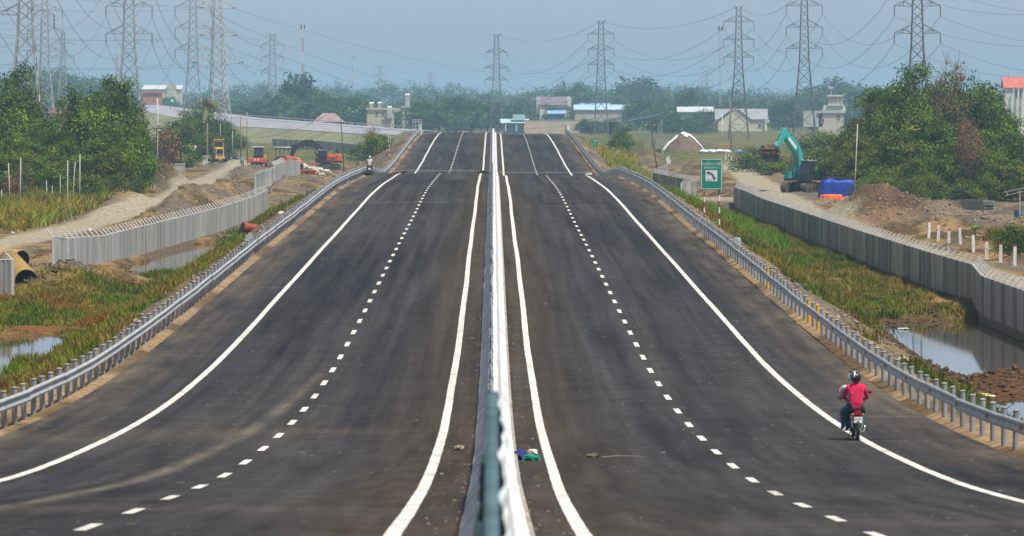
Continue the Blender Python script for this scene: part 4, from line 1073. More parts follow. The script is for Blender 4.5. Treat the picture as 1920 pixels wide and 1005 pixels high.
# ---------------------------------------------------------------- buildings in the haze
def cm(c): return mat('wall_%d_%d_%d' % tuple(int(v * 99) for v in c), c, 0.85, var=0.12, scale=0.5, dirt=tuple(v * 0.6 for v in c), dirt_amt=0.35)
M_dark = mat('dark_window', (0.03, 0.035, 0.04), 0.2, spec=0.6)
M_frame = mat('window_frame', (0.55, 0.53, 0.48), 0.6)
def windows(root, spots, y, w, h):
    for wx, wz in spots:
        o = MB().box((wx, y - 0.03, wz), (w, 0.12, h)).build('window', M_dark, root)
        fr = MB()
        fr.box((0, -.05, h / 2), (w + .2, .1, .12)); fr.box((0, -.07, -h / 2), (w + .3, .18, .12)); fr.box((-w / 2, -.05, 0), (.1, .1, h)); fr.box((w / 2, -.05, 0), (.1, .1, h))
        fr.build('frame', M_frame, o, (wx, y - 0.03, wz))
def house(name, label, px0, px1, py_base, py_eave, py_ridge, Y, wall, roof, kind='gable', depth=9.0, win=(), ww=1.1, wh=1.2, cat='house', over=0.5, door=None, z0=None):
    x0, x1 = (px0 - CX) * Y / F, (px1 - CX) * Y / F; s = Y / F; xm = (x0 + x1) / 2
    zb = ZC - (py_base - YH) * s; he = (py_base - py_eave) * s; hr = (py_base - py_ridge) * s
    t = thing(name, label, cat, (xm, Y, zb)); w = x1 - x0; W = w / 2; D = depth
    dp = max(2.0, zb + 1.0); wl = MB().box((0, D / 2, he / 2 - dp / 2), (w, D, he + dp))
    if kind == 'gable_front':
        wl.prism([(-W, he), (W, he), (0, hr - 0.15)], D, Matrix.Translation((0, D / 2, 0)))
    if kind == 'gable':
        wl.add([(sx * W, D * k, z) for sx in (-1, 1) for k, z in ((0, he), (1, he), (.5, hr - .15))], [(0, 1, 2), (3, 5, 4)])
    wl.build('wall', cm(wall), t)
    rb = MB(); tk = 0.22; W2, o_ = W + over, over
    def sheet(q, nrm):
        q = [Vector(p) for p in q]; n_ = Vector(nrm) * tk; rb.hexa([p for p in q], [p + n_ for p in q])
    if kind == 'gable':
        sheet([(-W2, -o_, he - .1), (W2, -o_, he - .1), (W2, D / 2, hr), (-W2, D / 2, hr)], (0, 0, 1)); sheet([(-W2, D / 2, hr), (W2, D / 2, hr), (W2, D + o_, he - .1), (-W2, D + o_, he - .1)], (0, 0, 1))
    elif kind == 'gable_front':
        sheet([(-W2, -o_, he - .1), (0, -o_, hr), (0, D + o_, hr), (-W2, D + o_, he - .1)], (0, 0, 1)); sheet([(0, -o_, hr), (W2, -o_, he - .1), (W2, D + o_, he - .1), (0, D + o_, hr)], (0, 0, 1))
    elif kind == 'shed':
        sheet([(-W2, -o_, he), (W2, -o_, he), (W2, D + o_, hr), (-W2, D + o_, hr)], (0, 0, 1))
    elif kind == 'hip':
        k = W * 0.55
        rb.add([(-W2, -o_, he), (W2, -o_, he), (W2, D + o_, he), (-W2, D + o_, he), (-W + k, D / 2, hr), (W - k, D / 2, hr)], [(0, 1, 5, 4), (1, 2, 5), (2, 3, 4, 5), (3, 0, 4), (3, 2, 1, 0)])
    else:
        rb.box((0, D / 2, he + tk / 2), (w + 2 * over, D + 2 * over, tk)); 
        if hr > he + .3:
            rb.box((0, -over + .1, (he + hr) / 2), (w + 2 * over, .15, hr - he)); rb.box((-W2 + .1, D / 2, (he + hr) / 2), (.15, D, hr - he)); rb.box((W2 - .1, D / 2, (he + hr) / 2), (.15, D, hr - he))
    rb.build('roof', mat('roof_%d_%d_%d' % tuple(int(v * 99) for v in roof), roof, 0.7, var=0.18, scale=0.6), t)
    windows(t, win, 0, ww, wh)
    if door is not None: MB().box((door, -0.02, 1.05), (1.1, 0.12, 2.1)).build('door', mat('door_brown', (0.14, 0.09, 0.06)), t)
    return t
cream = (0.66, 0.60, 0.42); white_ = (0.70, 0.68, 0.62)
h = house('farmhouse', 'pale yellow gabled house with grey roof behind the dark pylon', 1343, 1438, 250, 224, 205, 2250, cream, (0.27, 0.27, 0.28), 'gable', 11, win=[(7, 3.0)], door=None)
s_ = 2250 / F
gb = MB(); gx = (1378 - 1390.5) * s_
gb.prism([(gx - 6.6, -1), (gx + 5.8, -1), (gx + 5.8, 5.2), (gx, 9.4), (gx - 6.6, 4.4)], 1.6, Matrix.Translation((0, -1.0, 0))); gb.build('front_gable', cm(cream), h)
rf = MB()
for a, b in (((gx - 8.6, 3.6), (gx, 9.9)), ((gx, 9.9), (gx + 6.6, 4.9))):
    rf.hexa([(a[0], -2.2, a[1]), (b[0], -2.2, b[1]), (b[0], 4, b[1]), (a[0], 4, a[1])], [(a[0], -2.2, a[1] + .3), (b[0], -2.2, b[1] + .3), (b[0], 4, b[1] + .3), (a[0], 4, a[1] + .3)])
rf.build('front_gable_roof', MATS['roof_26_26_28'] if 'roof_26_26_28' in MATS else mat('roof_g', (0.27, 0.27, 0.28), 0.7), h)
MB().box((9.2, -0.8, 3.4), (0.5, 0.5, 6.8)).build('column', cm(white_), h); MB().box((10.0, 0.6, 4.6), (1.2, 1.4, 1.0)).build('cornice', cm(white_), h)
h = house('farmhouse', 'cream house with purple-brown roof and ornate white gable', 1012, 1062, 213, 197, 182, 2400, white_, (0.17, 0.13, 0.16), 'gable', 9, win=[(-2.2, 1.9), (1.2, 1.9)], ww=.8, wh=1.2)
for gx_ in (-6.0, 6.6):
    g = MB().prism([(-.7, 0), (.7, 0), (.8, 5.0), (1.1, 6.2), (.3, 7.0), (-.3, 7.2), (-1.0, 6.6), (-.8, 5.0)], .7); g.build('ornate_gable', cm(white_), h, (gx_, 1, 0))
house('long_shed', 'long shed with pale blue roof right of the purple-roofed house', 1078, 1182, 216, 206, 197, 2300, (0.52, 0.46, 0.37), (0.36, 0.52, 0.58), 'gable', 14, cat='shed')
house('blue_barn', 'strip of darker blue roof rising behind the pale blue shed', 1088, 1142, 214, 197, 194, 2450, (0.16, 0.22, 0.34), (0.20, 0.30, 0.50), 'shed', 8, cat='shed')
house('blue_lean_to', 'blue metal lean-to in front of the purple-roofed house', 1028, 1059, 226, 214, 208, 2260, (0.04, 0.13, 0.25), (0.22, 0.38, 0.55), 'shed', 5, cat='shed')
house('small_house', 'grey-blue gabled annex between the purple roof and the blue shed', 1047, 1076, 214, 203, 198, 2330, (0.40, 0.42, 0.44), (0.22, 0.26, 0.34), 'gable_front', 7)
w = house('boundary_wall', 'long pale ochre boundary wall right of the road crest', 984, 1088, 240, 226, 226, 2150, (0.58, 0.47, 0.31), (0.45, 0.38, 0.27), 'flat', 0.4, cat='wall', over=0.08)
h = house('roadside_stall', 'low stall with bright pale-teal roof and blue front right of the median', 944, 986, 243, 231, 224, 2200, (0.10, 0.24, 0.36), (0.42, 0.58, 0.56), 'shed', 5, cat='shed', over=1.2)
MB().box((1.6, 2, 4.6), (4.6, 4, 2.2)).build('water_tank', cm((0.42, 0.66, 0.66)), h)
for xx in (-3.4, 0.6, 3.8): MB().box((xx, -.8, 1), (.5, .4, 3.4)).build('pillar', cm(white_), h)
h = house('long_shed', 'long shed with pale sloping roof left of the yellow house', 1272, 1336, 222, 210, 201, 2350, (0.34, 0.38, 0.38), (0.48, 0.52, 0.52), 'gable', 12, cat='shed')
h = house('villa', 'flat-roofed cream villa with white rooftop pavilion left of the right clump', 1535, 1582, 236, 212, 208, 2000, (0.60, 0.52, 0.42), (0.50, 0.46, 0.42), 'flat', 9, win=[(-3.0, 1.8), (2.5, 3.2)])
pv_ = MB(); 
MB().box((1.2, 4, 6.0), (8, 5, 2.0), taper=0.9).build('pavilion_roof', cm((0.42, 0.56, 0.50)), h)
MB().box((1.5, 4, 8.6), (4.6, 4, 3.0)).build('roof_room', cm((0.62, 0.50, 0.40)), h)
for xx in (-.6, .9, 2.3, 3.8): MB().box((xx, 1.8, 8.7), (.3, .3, 2.8)).build('column', cm(white_), h)
MB().box((1.5, 3.6, 10.3), (5.4, 5.2, .5)).build('roof_slab', cm(white_), h); MB().box((1.5, 3.6, 7.1), (5.6, 5.2, .4)).build('floor_slab', cm(white_), h)
MB().box((0.2, 4, 13.0), (1.6, 1.6, .5)).build('tank_top', cm(white_), h); MB().tube([(0.2, 4, 10), (0.2, 4, 12.8)], .25, 6).build('tank_stand', cm((.4, .4, .4)), h)
MB().box((-6.2, 3, 2.4), (6.5, 6, 5.5)).build('side_wing', cm((0.48, 0.52, 0.46)), h)
h = house('red_roofed_villa', 'white villa with red tiled roof at the right edge above the trees', 1884, 1945, 195, 165, 145, 1900, white_, (0.50, 0.12, 0.08), 'gable', 9, win=[(-1.6, 3.4), (-0.2, 3.4), (1.8, 3.4)], ww=.7, wh=2.2)
MB().tube([(-3.3, 4, 8), (-3.3, 4, 10.5)], .12, 6).build('finial', cm(white_), h)
for xx in (-2.6, -.9, .8, 2.9): MB().box((xx, -1.0, 2.2), (.4, .4, 6)).build('column', cm(white_), h)
h = house('stepped_house', 'pale yellow house with water tanks on its flat roof left of the crest', 688, 738, 236, 206, 202, 2150, (0.60, 0.55, 0.38), (0.50, 0.46, 0.36), 'flat', 9, win=[(-1.2, 4.4), (1.0, 4.4), (0.9, 1.8)], ww=.8, wh=1.2)
for xx, zz in ((-3.2, 8.2), (-.2, 8.3), (3.4, 6.8)):
    q = MB().tube([(xx - .8, 2, zz), (xx + .8, 2, zz)], .5, 10); q.build('water_tank', cm((.75, .75, .74)), h)
    MB().box((xx, 2, zz - 1.0), (1.1, 1, 1.2)).build('tank_stand', cm((.4, .38, .36)), h)
MB().box((3.5, -.6, 4.6), (2.0, 1, 3.4)).build('stair_tower', cm((.5, .5, .48)), h)
h = house('narrow_house', 'tall narrow grey house with a white tank beside the pale yellow house', 754, 768, 232, 202, 199, 2250, (0.42, 0.44, 0.42), (0.4, 0.4, 0.4), 'flat', 7, win=[(0, 4.5), (0, 1.8)], ww=.8)
MB().box((0.6, 3, 8.2), (1.8, 2, 4.5)).build('stair_tower', cm((.42, .46, .48)), h); MB().tube([(-.3, 3, 11), (1.5, 3, 11)], .55, 10).build('water_tank', cm((.75, .75, .74)), h)
MB().box((-4.2, 2, 5.4), (5.4, 4, 1.4)).build('balcony', cm((.52, .5, .42)), h)
house('thatched_hut', 'low hut with broad pinkish-brown roof beyond the pale embankment', 592, 640, 240, 229, 212, 1700, (0.42, 0.40, 0.33), (0.30, 0.20, 0.19), 'hip', 6, cat='hut', over=1.0)
h = house('factory', 'long pale factory far off between the left pylons', 268, 338, 190, 168, 160, 3000, (0.58, 0.54, 0.42), (0.55, 0.55, 0.56), 'shed', 20, cat='factory')
MB().box((5, 2, 4.5), (5, 5, 9)).build('stair_tower', cm((.62, .56, .4)), h)
house('orange_container', 'faded orange-red roof beyond the left clump', 268, 303, 184, 174, 171, 2300, (0.48, 0.20, 0.12), (0.62, 0.22, 0.13), 'flat', 4, cat='shed')
house('hidden_house', 'cream wall with brown roof glimpsed between the left trees', 98, 134, 235, 214, 204, 900, (0.62, 0.55, 0.38), (0.16, 0.08, 0.07), 'gable', 6, win=[(-.6, 2.2)], ww=.6, wh=.8)
h = house('junk_shed', 'open shed full of junk behind the low pale wall on the left', 318, 362, 312, 282, 276, 960, (0.10, 0.11, 0.12), (0.50, 0.50, 0.48), 'shed', 4, cat='shed', over=.4)
for k in range(9): MB().box((random.uniform(-1.9, 1.9), -.4 - .2 * (k % 3), random.uniform(.2, 2.2)), (random.uniform(.3, .8), .3, random.uniform(.2, .7)), Matrix.Rotation(random.uniform(-.4, .4), 4, 'Y')).build('junk_item', cm(random.choice([(.6, .6, .6), (.35, .12, .08), (.1, .15, .3), (.4, .35, .25)])), h)
x0, y0 = (262 - CX) * 930 / F, 930
h = house('low_wall', 'low weathered concrete wall below the junk shed', 262, 347, 330, 309, 309, 905, (0.46, 0.43, 0.37), (0.46, 0.43, 0.37), 'flat', 0.25, cat='wall', over=0.04)
h = house('white_gate', 'white slatted gate beside the yellow grader', 380, 394, 311, 294, 294, 1000, (0.55, 0.55, 0.52), (0.5, 0.5, 0.5), 'flat', 0.12, cat='gate', over=0.03)
# open pillared shed
t = thing('pillared_shed', 'open shed with dark sloping roof on rows of tall pillars right of the round tree', 'shed', tuple(at(1208, 282, 1180)))
for k, px in enumerate((1143, 1147, 1152, 1218, 1223, 1229, 1235, 1241)):
    MB().box(((px - 1208) * 1180 / F, (k % 3) * 1.5, 1.8), (0.26, 0.26, 9.0)).build('pillar', cm((0.26, 0.28, 0.31)) if k > 2 else cm((.12, .17, .22)), t)
for (a, b_, c, d_, dd) in ((1176, 229, 1240, 217, 5), (1134, 231, 1156, 229, 4)):
    q = [Vector(at(a, b_, 1180)) - t.location, Vector(at(c, d_, 1180)) - t.location]; rb = MB(); u = Vector((0, dd, .3)); v = Vector((0, 0, .14))
    rb.hexa([q[0] - Vector((0, 1, 0)), q[1] - Vector((0, 1, 0)), q[1] + u, q[0] + u], [q[0] - Vector((0, 1, 0)) + v, q[1] - Vector((0, 1, 0)) + v, q[1] + u + v, q[0] + u + v])
    rb.build('roof', cm((0.05, 0.075, 0.10)), t)
# pale paved embankment across the left distance
M_pave = mat('pale_embankment', (0.30, 0.295, 0.32), 0.8, var=0.12, scale=0.2, stretch=(1, .3, 1))
pts_t = [(255, 196, 2050), (340, 207, 1950), (430, 219, 1800), (560, 229, 1620), (660, 237, 1480), (760, 244, 1330)]
pts_b = [(255, 206, 2010), (340, 222, 1900), (430, 236, 1740), (560, 243, 1560), (660, 250, 1430), (745, 253, 1300)]
vs = []
for (a, b, Y), (c, d, Y2) in zip(pts_t, pts_b):
    p, q = at(a, b, Y), at(c, d, Y2); vs += [p + Vector((8, 30, -0.4)), p, q, q - Vector((0, 3, 1.2))]
mb = MB().add(vs, [(4 * k + j + 1, 4 * k + j + 5, 4 * k + j + 4, 4 * k + j) for k in range(5) for j in range(3)])
vs = []
for (c, d_, Y2) in pts_b:
    q = at(c, d_, Y2); vs += [q - Vector((0, 1, .15)), Vector((q.x + 2, q.y - 90, -0.3))]
tag(MB().add(vs, [(2 * k, 2 * k + 1, 2 * k + 3, 2 * k + 2) for k in range(5)]).build('grass_bank', mat('bank_grass', (.16, .17, .06), .9, var=.4, scale=.08, dirt=(.26, .20, .11), dirt_amt=.7)), 'grassy bank below the pale distant embankment', None, None, 'structure')
tag(mb.build('embankment', M_pave), 'pale paved embankment crossing the left distance', None, None, 'structure')
grl = thing('guardrail', 'thin white guardrail along the top of the distant left embankment', 'guardrail', (0, 0, 0))
for (a, b, Y), (c, d, Y2) in zip(pts_t[:-1], pts_t[1:]):
    MB().tube([at(a, b, Y) + Vector((0, 0, .9)), at(c, d, Y2) + Vector((0, 0, .9))], .13, 4).build('rail', M_mast, grl)
    for k in range(8): q = at(a, b, Y).lerp(at(c, d, Y2), k / 8); MB().tube([q, q + Vector((0, 0, .95))], .07, 4).build('post', M_mast, grl)
# pedestrian gantry seen beside the crest
t = thing('sign_gantry', 'white lattice gantry beyond the left end of the crest', 'gantry', tuple(at(782, 246, 1500)))
for xx in (-1.1, -.4, .4, 1.1): MB().box((xx, 0, -.9), (.12, .12, 7.6)).build('post', M_mast, t)
for zz in (.6, 1.5, 2.3, 2.9): MB().box((0, .13, zz), (2.5, .1, .12)).build('bar', M_mast, t)
# ---------------------------------------------------------------- people
M_skin = mat('skin', (0.42, 0.24, 0.15), 0.6, var=0.08)
def cloth(n, c): return mat('cloth_' + n, c, 0.85, var=0.15, scale=6, bump=0.3, bscale=14)
def person(label, loc, rz_, J, B, mats, scale=1.0, hat=None, group=None):
    """J: joint -> (x, y, z, radius); B: (joint, joint, material index). One continuous skinned body."""
    names = list(J); ix = {n: i for i, n in enumerate(names)}
    me = bpy.data.meshes.new('body'); me.from_pydata([J[n][:3] for n in names], [(ix[a], ix[b]) for a, b, _ in B], [])
    ob = bpy.data.objects.new('tmp', me); COL.objects.link(ob)
    md = ob.modifiers.new('skin', 'SKIN'); md.use_smooth_shade = True
    sv = me.skin_vertices[0].data if me.skin_vertices else None
    if sv is None:
        me.attributes.new('tmp', 'FLOAT', 'POINT')
    for n in names:
        v = me.skin_vertices[0].data[ix[n]]; r_ = J[n][3]; v.radius = (r_, r_ * (J[n][4] if len(J[n]) > 4 else 1)); v.use_root = (n == 'pelvis')
    ss = ob.modifiers.new('sub', 'SUBSURF'); ss.levels = 2; ss.render_levels = 2
    dg = bpy.context.evaluated_depsgraph_get(); dg.update()
    bm_ = bpy.data.meshes.new_from_object(ob.evaluated_get(dg)); bm_.name = 'body'
    bpy.data.objects.remove(ob); bpy.data.meshes.remove(me)
    bm_.materials.clear()
    for m_ in mats: bm_.materials.append(m_)
    segs = [(Vector(J[a][:3]), Vector(J[b][:3]), k, (J[a][3] + J[b][3]) / 2) for a, b, k in B]
    for p in bm_.polygons:
        c = p.center; best = None
        for a, b, k, r_ in segs:
            d = b - a; t_ = max(0, min(1, (c - a).dot(d) / max(d.length_squared, 1e-9))); q = (c - a - d * t_).length - r_
            if best is None or q < best[0]: best = (q, k)
        p.material_index = best[1]; p.use_smooth = True
    root = thing('person', label, 'person', loc, rz_, group); root.scale = (scale,) * 3
    link('body', bm_, root)
    for s in (-1, 1):     # fingers curled from each palm
        h_ = Vector(J['hand' + ('L' if s < 0 else 'R')][:3]); w_ = Vector(J['elbow' + ('L' if s < 0 else 'R')][:3]); d = (h_ - w_).normalized()
        side = d.cross(Vector((0, 0, 1))); side = side.normalized() if side.length > .1 else Vector((1, 0, 0))
        dn = d.cross(side).normalized(); dn = dn if dn.z < 0 else -dn
        mb = MB()
        for k, L0 in enumerate((.075, .085, .08, .065)):
            b = h_ + d * .02 + side * (.03 - .02 * k); mb.tube([b, b + d * L0 * .6 + dn * .01, b + d * L0 * .8 + dn * L0 * .5], [.011, .010, .008], 5)
        b = h_ - d * .02 - side * s * .03; mb.tube([b, b - side * s * .03 + d * .03, b - side * s * .03 + d * .06 + dn * .02], [.012, .011, .009], 5)
        mb.build('fingers', M_skin, root, smooth=True)
    hd = Vector(J['head'][:3])
    fc = MB(); fc.tube([hd + Vector((0, .085, .03)), hd + Vector((0, .115, -.02))], [.010, .018], 5)
    for s in (-1, 1): fc.sphere(hd + Vector((s * .035, .088, .035)), .012, 6, 4); fc.sphere(hd + Vector((s * .092, .0, .01)), .028, 6, 4, (.4, .8, 1.2))
    fc.box(hd + Vector((0, .092, -.055)), (.05, .015, .012)); fc.build('face', M_skin, root)
    if hat: hat(root, hd)
    return root
def helmet(mat_a, mat_b, mat_c):
    def f(root, hd):
        o = MB().sphere(hd + Vector((0, -.01, .045)), .142, 14, 9, (0.95, 1.08, .98)).build('helmet', mat_a, root, smooth=True)
        st = MB().tube([hd + Vector((-.065 + .03 * math.sin(a_), -.01 - .157 * math.cos(a_), .045 + .148 * math.sin(a_))) for a_ in [i * math.pi / 10 for i in range(11)]], [.028] * 11, 6); st.build('stripe', mat_b, o, smooth=True)
        MB().box(hd + Vector((0, .15, .07)), (.17, .09, .012)).build('visor', mat_c, o)
        MB().tube([hd + Vector((-.09, .03, -.05)), hd + Vector((0, .06, -.125)), hd + Vector((.09, .03, -.05))], .009, 5).build('chin_strap', mat_c, o)
    return f
def sun_hat(c):
    def f(root, hd):
        m_ = cloth('hat%d' % int(c[0] * 99), c)
        MB().tube([hd + Vector((0, 0, .03)), hd + Vector((0, 0, .045)), hd + Vector((0, 0, .10)), hd + Vector((0, 0, .15))], [.25, .24, .12, .05], 12).build('hat', m_, root, smooth=True)
    return f
def seated(lean=0.0, reach=0.52, hx=.27, hz=1.0, ys=0.0, knee=.21, foot=.27, wide=1.0):
    J = {'pelvis': (0, 0, .84, .165, .8), 'waist': (0, .04 + lean * .3, 1.00, .160, .75), 'chest': (0, .07 + lean * .7, 1.22, .172, .72), 'neck': (0, .09 + lean, 1.41, .06), 'head': (0, .115 + lean, 1.53, .10), 'crown': (0, .115 + lean, 1.60, .085),
         'shoulderL': (-.185 * wide, .08 + lean, 1.335, .078), 'shoulderR': (.185 * wide, .08 + lean, 1.335, .078)}
    for s, n in ((-1, 'L'), (1, 'R')):
        J['elbow' + n] = (s * (.27 * wide + .02), .08 + lean + reach * .38, 1.09, .055); J['hand' + n] = (s * hx, .08 + lean + reach, hz, .038)
        J['hip' + n] = (s * .11, .03, .82, .105); J['knee' + n] = (s * knee, .42, .70, .078); J['ankle' + n] = (s * (knee + .0), .20, .30, .05); J['toe' + n] = (s * (knee + .02), .36, .255, .038)
    return J
def bones(top, sleeve, leg, shoe, skin=0, low=None):
    B = [('pelvis', 'waist', top), ('waist', 'chest', top), ('chest', 'neck', top), ('neck', 'head', skin), ('head', 'crown', skin)]
    for n in 'LR':
        B += [('chest', 'shoulder' + n, top), ('shoulder' + n, 'elbow' + n, sleeve), ('elbow' + n, 'hand' + n, sleeve), ('pelvis', 'hip' + n, leg), ('hip' + n, 'knee' + n, leg), ('knee' + n, 'ankle' + n, leg if low is None else low), ('ankle' + n, 'toe' + n, shoe)]
    return B
def standing(bend=0.0, arm=.2):
    J = {'pelvis': (0, 0, .92, .14, .8), 'waist': (0, .03 + bend * .2, 1.08, .135, .8), 'chest': (0, .04 + bend * .6, 1.28, .150, .75), 'neck': (0, .05 + bend, 1.46 - bend * .25, .055), 'head': (0, .07 + bend * 1.15, 1.58 - bend * .3, .095), 'crown': (0, .07 + bend * 1.15, 1.65 - bend * .3, .08),
         'shoulderL': (-.18, .04 + bend * .9, 1.39 - bend * .2, .07), 'shoulderR': (.18, .04 + bend * .9, 1.39 - bend * .2, .07)}
    for s, n in ((-1, 'L'), (1, 'R')):
        J['elbow' + n] = (s * .26, .06 + bend + arm * .3, 1.12 - bend * .3, .05); J['hand' + n] = (s * .22, .12 + bend + arm, .90 - bend * .2 + arm * .3, .036)
        J['hip' + n] = (s * .10, 0, .88, .095); J['knee' + n] = (s * .12, .06 if s > 0 else -.03, .48, .065); J['ankle' + n] = (s * .13, .0 if s > 0 else -.1, .08, .045); J['toe' + n] = (s * .14, .15 if s > 0 else .05, .03, .035)
    return J

# ---------------------------------------------------------------- motorcycles
M_tyre = mat('tyre_rubber', (0.022, 0.022, 0.023), 0.85, var=0.2, scale=8)
M_rim = mat('alloy_rim', (0.45, 0.45, 0.46), 0.35, metal=0.8, var=0.1)
M_blk = mat('black_plastic', (0.018, 0.018, 0.02), 0.45, var=0.2)
M_chrome = mat('chrome', (0.6, 0.6, 0.62), 0.18, metal=1.0, var=0.05)
M_white = mat('white_enamel', (0.74, 0.74, 0.72), 0.45, var=0.06)
M_glass = mat('dark_glass', (0.025, 0.03, 0.035), 0.08, spec=0.8, var=0.05)
def ring(R_, r_, w_, n=28, k=8):
    mb = MB(); vs = []
    for i in range(n):
        a = 2 * math.pi * i / n
        for j in range(k):
            b = 2 * math.pi * j / k; rr = R_ + r_ * math.cos(b)
            vs.append((w_ * math.sin(b), rr * math.cos(a), rr * math.sin(a)))
    return mb.add(vs, [(i * k + j, i * k + (j + 1) % k, ((i + 1) % n) * k + (j + 1) % k, ((i + 1) % n) * k + j) for i in range(n) for j in range(k)])
def wheel(parent, c, R_, r_, w_, rim_mat=None, hub=.05, spokes=9, axis=None):
    o = ring(R_ - r_, r_, w_).build('wheel', M_tyre, parent, c, axis or (0, 0, 0), smooth=True)
    ri = ring(R_ - 2 * r_ - .01, .02, w_ * .8); ri.tube([(-w_ * .9, 0, 0), (w_ * .9, 0, 0)], hub, 10)
    for k in range(spokes):
        a = 2 * math.pi * k / spokes; ri.tube([(0, 0, 0), (0, (R_ - 2 * r_) * math.cos(a), (R_ - 2 * r_) * math.sin(a))], .012 if hub < .09 else hub * .3, 5, False)
    ri.build('rim', rim_mat or M_rim, o)
    return o
def text_mesh(txt, size, m_, name='lettering', align='CENTER', extrude=0.002):
    cu = bpy.data.curves.new('t', 'FONT'); cu.body = txt; cu.size = size; cu.align_x = align; cu.align_y = 'CENTER'; cu.extrude = extrude
    ob = bpy.data.objects.new('t', cu); COL.objects.link(ob)
    dg = bpy.context.evaluated_depsgraph_get(); dg.update()
    me = bpy.data.meshes.new_from_object(ob.evaluated_get(dg)); me.name = name
    bpy.data.objects.remove(ob); bpy.data.curves.remove(cu)
    me.materials.clear(); me.materials.append(m_)
    return me
def motorcycle(label, loc, rz_, body, plate=None, sc=1.0):
    b = thing('motorcycle', label, 'motorcycle', loc, rz_); b.scale = (sc,) * 3
    wheel(b, (0, -.50, .285), .285, .045, .045); wheel(b, (0, .72, .285), .285, .04, .04)
    MB().tube([(0, .72, .28), (0, .60, .66), (0, .52, 1.02)], [.03, .035, .03], 8).build('fork', M_blk, b)
    fr = MB()
    for s in (-1, 1): fr.tube([(s * .07, .72, .285), (s * .07, .63, .62)], .022, 6); fr.tube([(s * .08, -.50, .285), (s * .08, -.05, .36)], .02, 6); 
    fr.build('swing_arm', M_chrome, b)
    for s in (-1, 1): MB().tube([(s * .12, -.46, .33), (s * .13, -.36, .62)], .028, 8).build('shock_absorber', M_chrome, b)
    tl = MB().hexa([(-.10, -.55, .60), (.10, -.55, .60), (.14, .25, .50), (-.14, .25, .50)], [(-.07, -.62, .76), (.07, -.62, .76), (.13, .25, .74), (-.13, .25, .74)]); tl.build('tail_fairing', body, b, bevel=.03)
    MB().hexa([(-.13, -.50, .74), (.13, -.50, .74), (.13, .38, .70), (-.13, .38, .70)], [(-.11, -.52, .81), (.11, -.52, .81), (.10, .36, .77), (-.10, .36, .77)]).build('seat', M_blk, b, bevel=.02)
    MB().hexa([(-.20, .48, .30), (.20, .48, .30), (.12, .62, .32), (-.12, .62, .32)], [(-.17, .40, .92), (.17, .40, .92), (.12, .56, .98), (-.12, .56, .98)]).build('leg_shield', body, b, bevel=.03)
    MB().box((0, .12, .33), (.26, .42, .24)).build('engine', M_blk, b, bevel=.03)
    MB().hexa([(-.045, -.66, .36), (.045, -.66, .36), (.05, -.50, .60), (-.05, -.50, .60)], [(-.045, -.68, .36), (.045, -.68, .36), (.05, -.56, .62), (-.05, -.56, .62)]).build('mudguard', M_blk, b)
    l = MB().box((0, -.63, .69), (.17, .04, .075)).build('tail_light', mat('red_lens', (.35, .01, .01), .2), b, bevel=.01)
    for s in (-1, 1): MB().sphere((s * .13, -.58, .66), .035, 8, 6).build('indicator', mat('amber_lens', (.5, .18, .02), .25), b)
    p = MB().box((0, -.665, .53), (.205, .012, .15), Matrix.Rotation(-.15, 4, 'X')).build('number_plate', M_white, b)
    if plate:
        for k, tx in enumerate(plate):
            link('lettering', text_mesh(tx, .072, M_blk), p, (0, -.683 + k * .01, .562 - k * .066), (R(82), 0, 0))
    MB().tube([(.15, .1, .22), (.17, -.3, .26), (.17, -.62, .36)], [.03, .045, .05], 8).build('exhaust', M_chrome, b, smooth=True)
    hb = MB().tube([(-.36, .40, 1.01), (-.2, .50, 1.03), (0, .52, 1.02), (.2, .50, 1.03), (.36, .40, 1.01)], .018, 6).build('handlebar', M_blk, b)
    for s in (-1, 1):
        MB().tube([(s * .27, .46, 1.03), (s * .36, .40, 1.16)], .01, 5).build('mirror_stem', M_blk, b)
        MB().sphere((s * .385, .40, 1.18), .065, 10, 6, (1, .25, .7)).build('mirror', M_blk, b, smooth=True)
    MB().tube([(-.3, .05, .24), (.3, .05, .24)], .018, 6).build('footrest', M_blk, b); MB().tube([(-.28, -.2, .33), (.28, -.2, .33)], .016, 6).build('rear_footrest', M_blk, b)
    MB().tube([(-.07, .20, .3), (-.2, .16, .01)], .014, 5).build('stand', M_blk, b)
    return b
bx, by = 8.48, 137.3; bz = rz(1, by)
SB = 0.93
motorcycle('red motorcycle carrying two riders away along the right edge line', (bx, by, bz), R(1.5), mat('red_paint', (0.30, 0.012, 0.02), .3, var=.1), ('60-N1', '1187'), SB)
m_red = cloth('crimson', (0.62, 0.012, 0.075)); m_wh = cloth('pale_lilac', (0.60, 0.56, 0.62)); m_gr = cloth('dark_green', (0.008, 0.075, 0.050)); m_bl = cloth('blue', (0.08, 0.14, 0.30)); m_sh = cloth('black_shoe', (0.02, 0.02, 0.025))
m_hel = mat('helmet_black', (.02, .02, .022), .2); m_hst = mat('helmet_silver', (.62, .62, .64), .25, metal=.3)
person('passenger in crimson top, green trousers and black helmet on the red motorcycle', (bx, by - .28 * SB, bz), R(1.5), seated(.0, .30, .20, .98, knee=.205, wide=1.03), bones(1, 1, 2, 3), [M_skin, m_red, m_gr, m_sh], SB, helmet(m_hel, m_hst, M_blk))
person('driver in pale shirt and blue trousers mostly hidden behind the crimson passenger', (bx - .045, by + .12 * SB, bz), R(1.5), seated(.05, .26, .33, 1.05, knee=.25, wide=1.30), bones(1, 1, 2, 3), [M_skin, m_wh, m_bl, m_sh], SB * .985, helmet(m_hst, m_hel, M_blk))
by2 = 600.0; p2 = at(677, 337, 538); 
mx, my = -12.0 + .6, 531.0; mz = rz(-1, my)
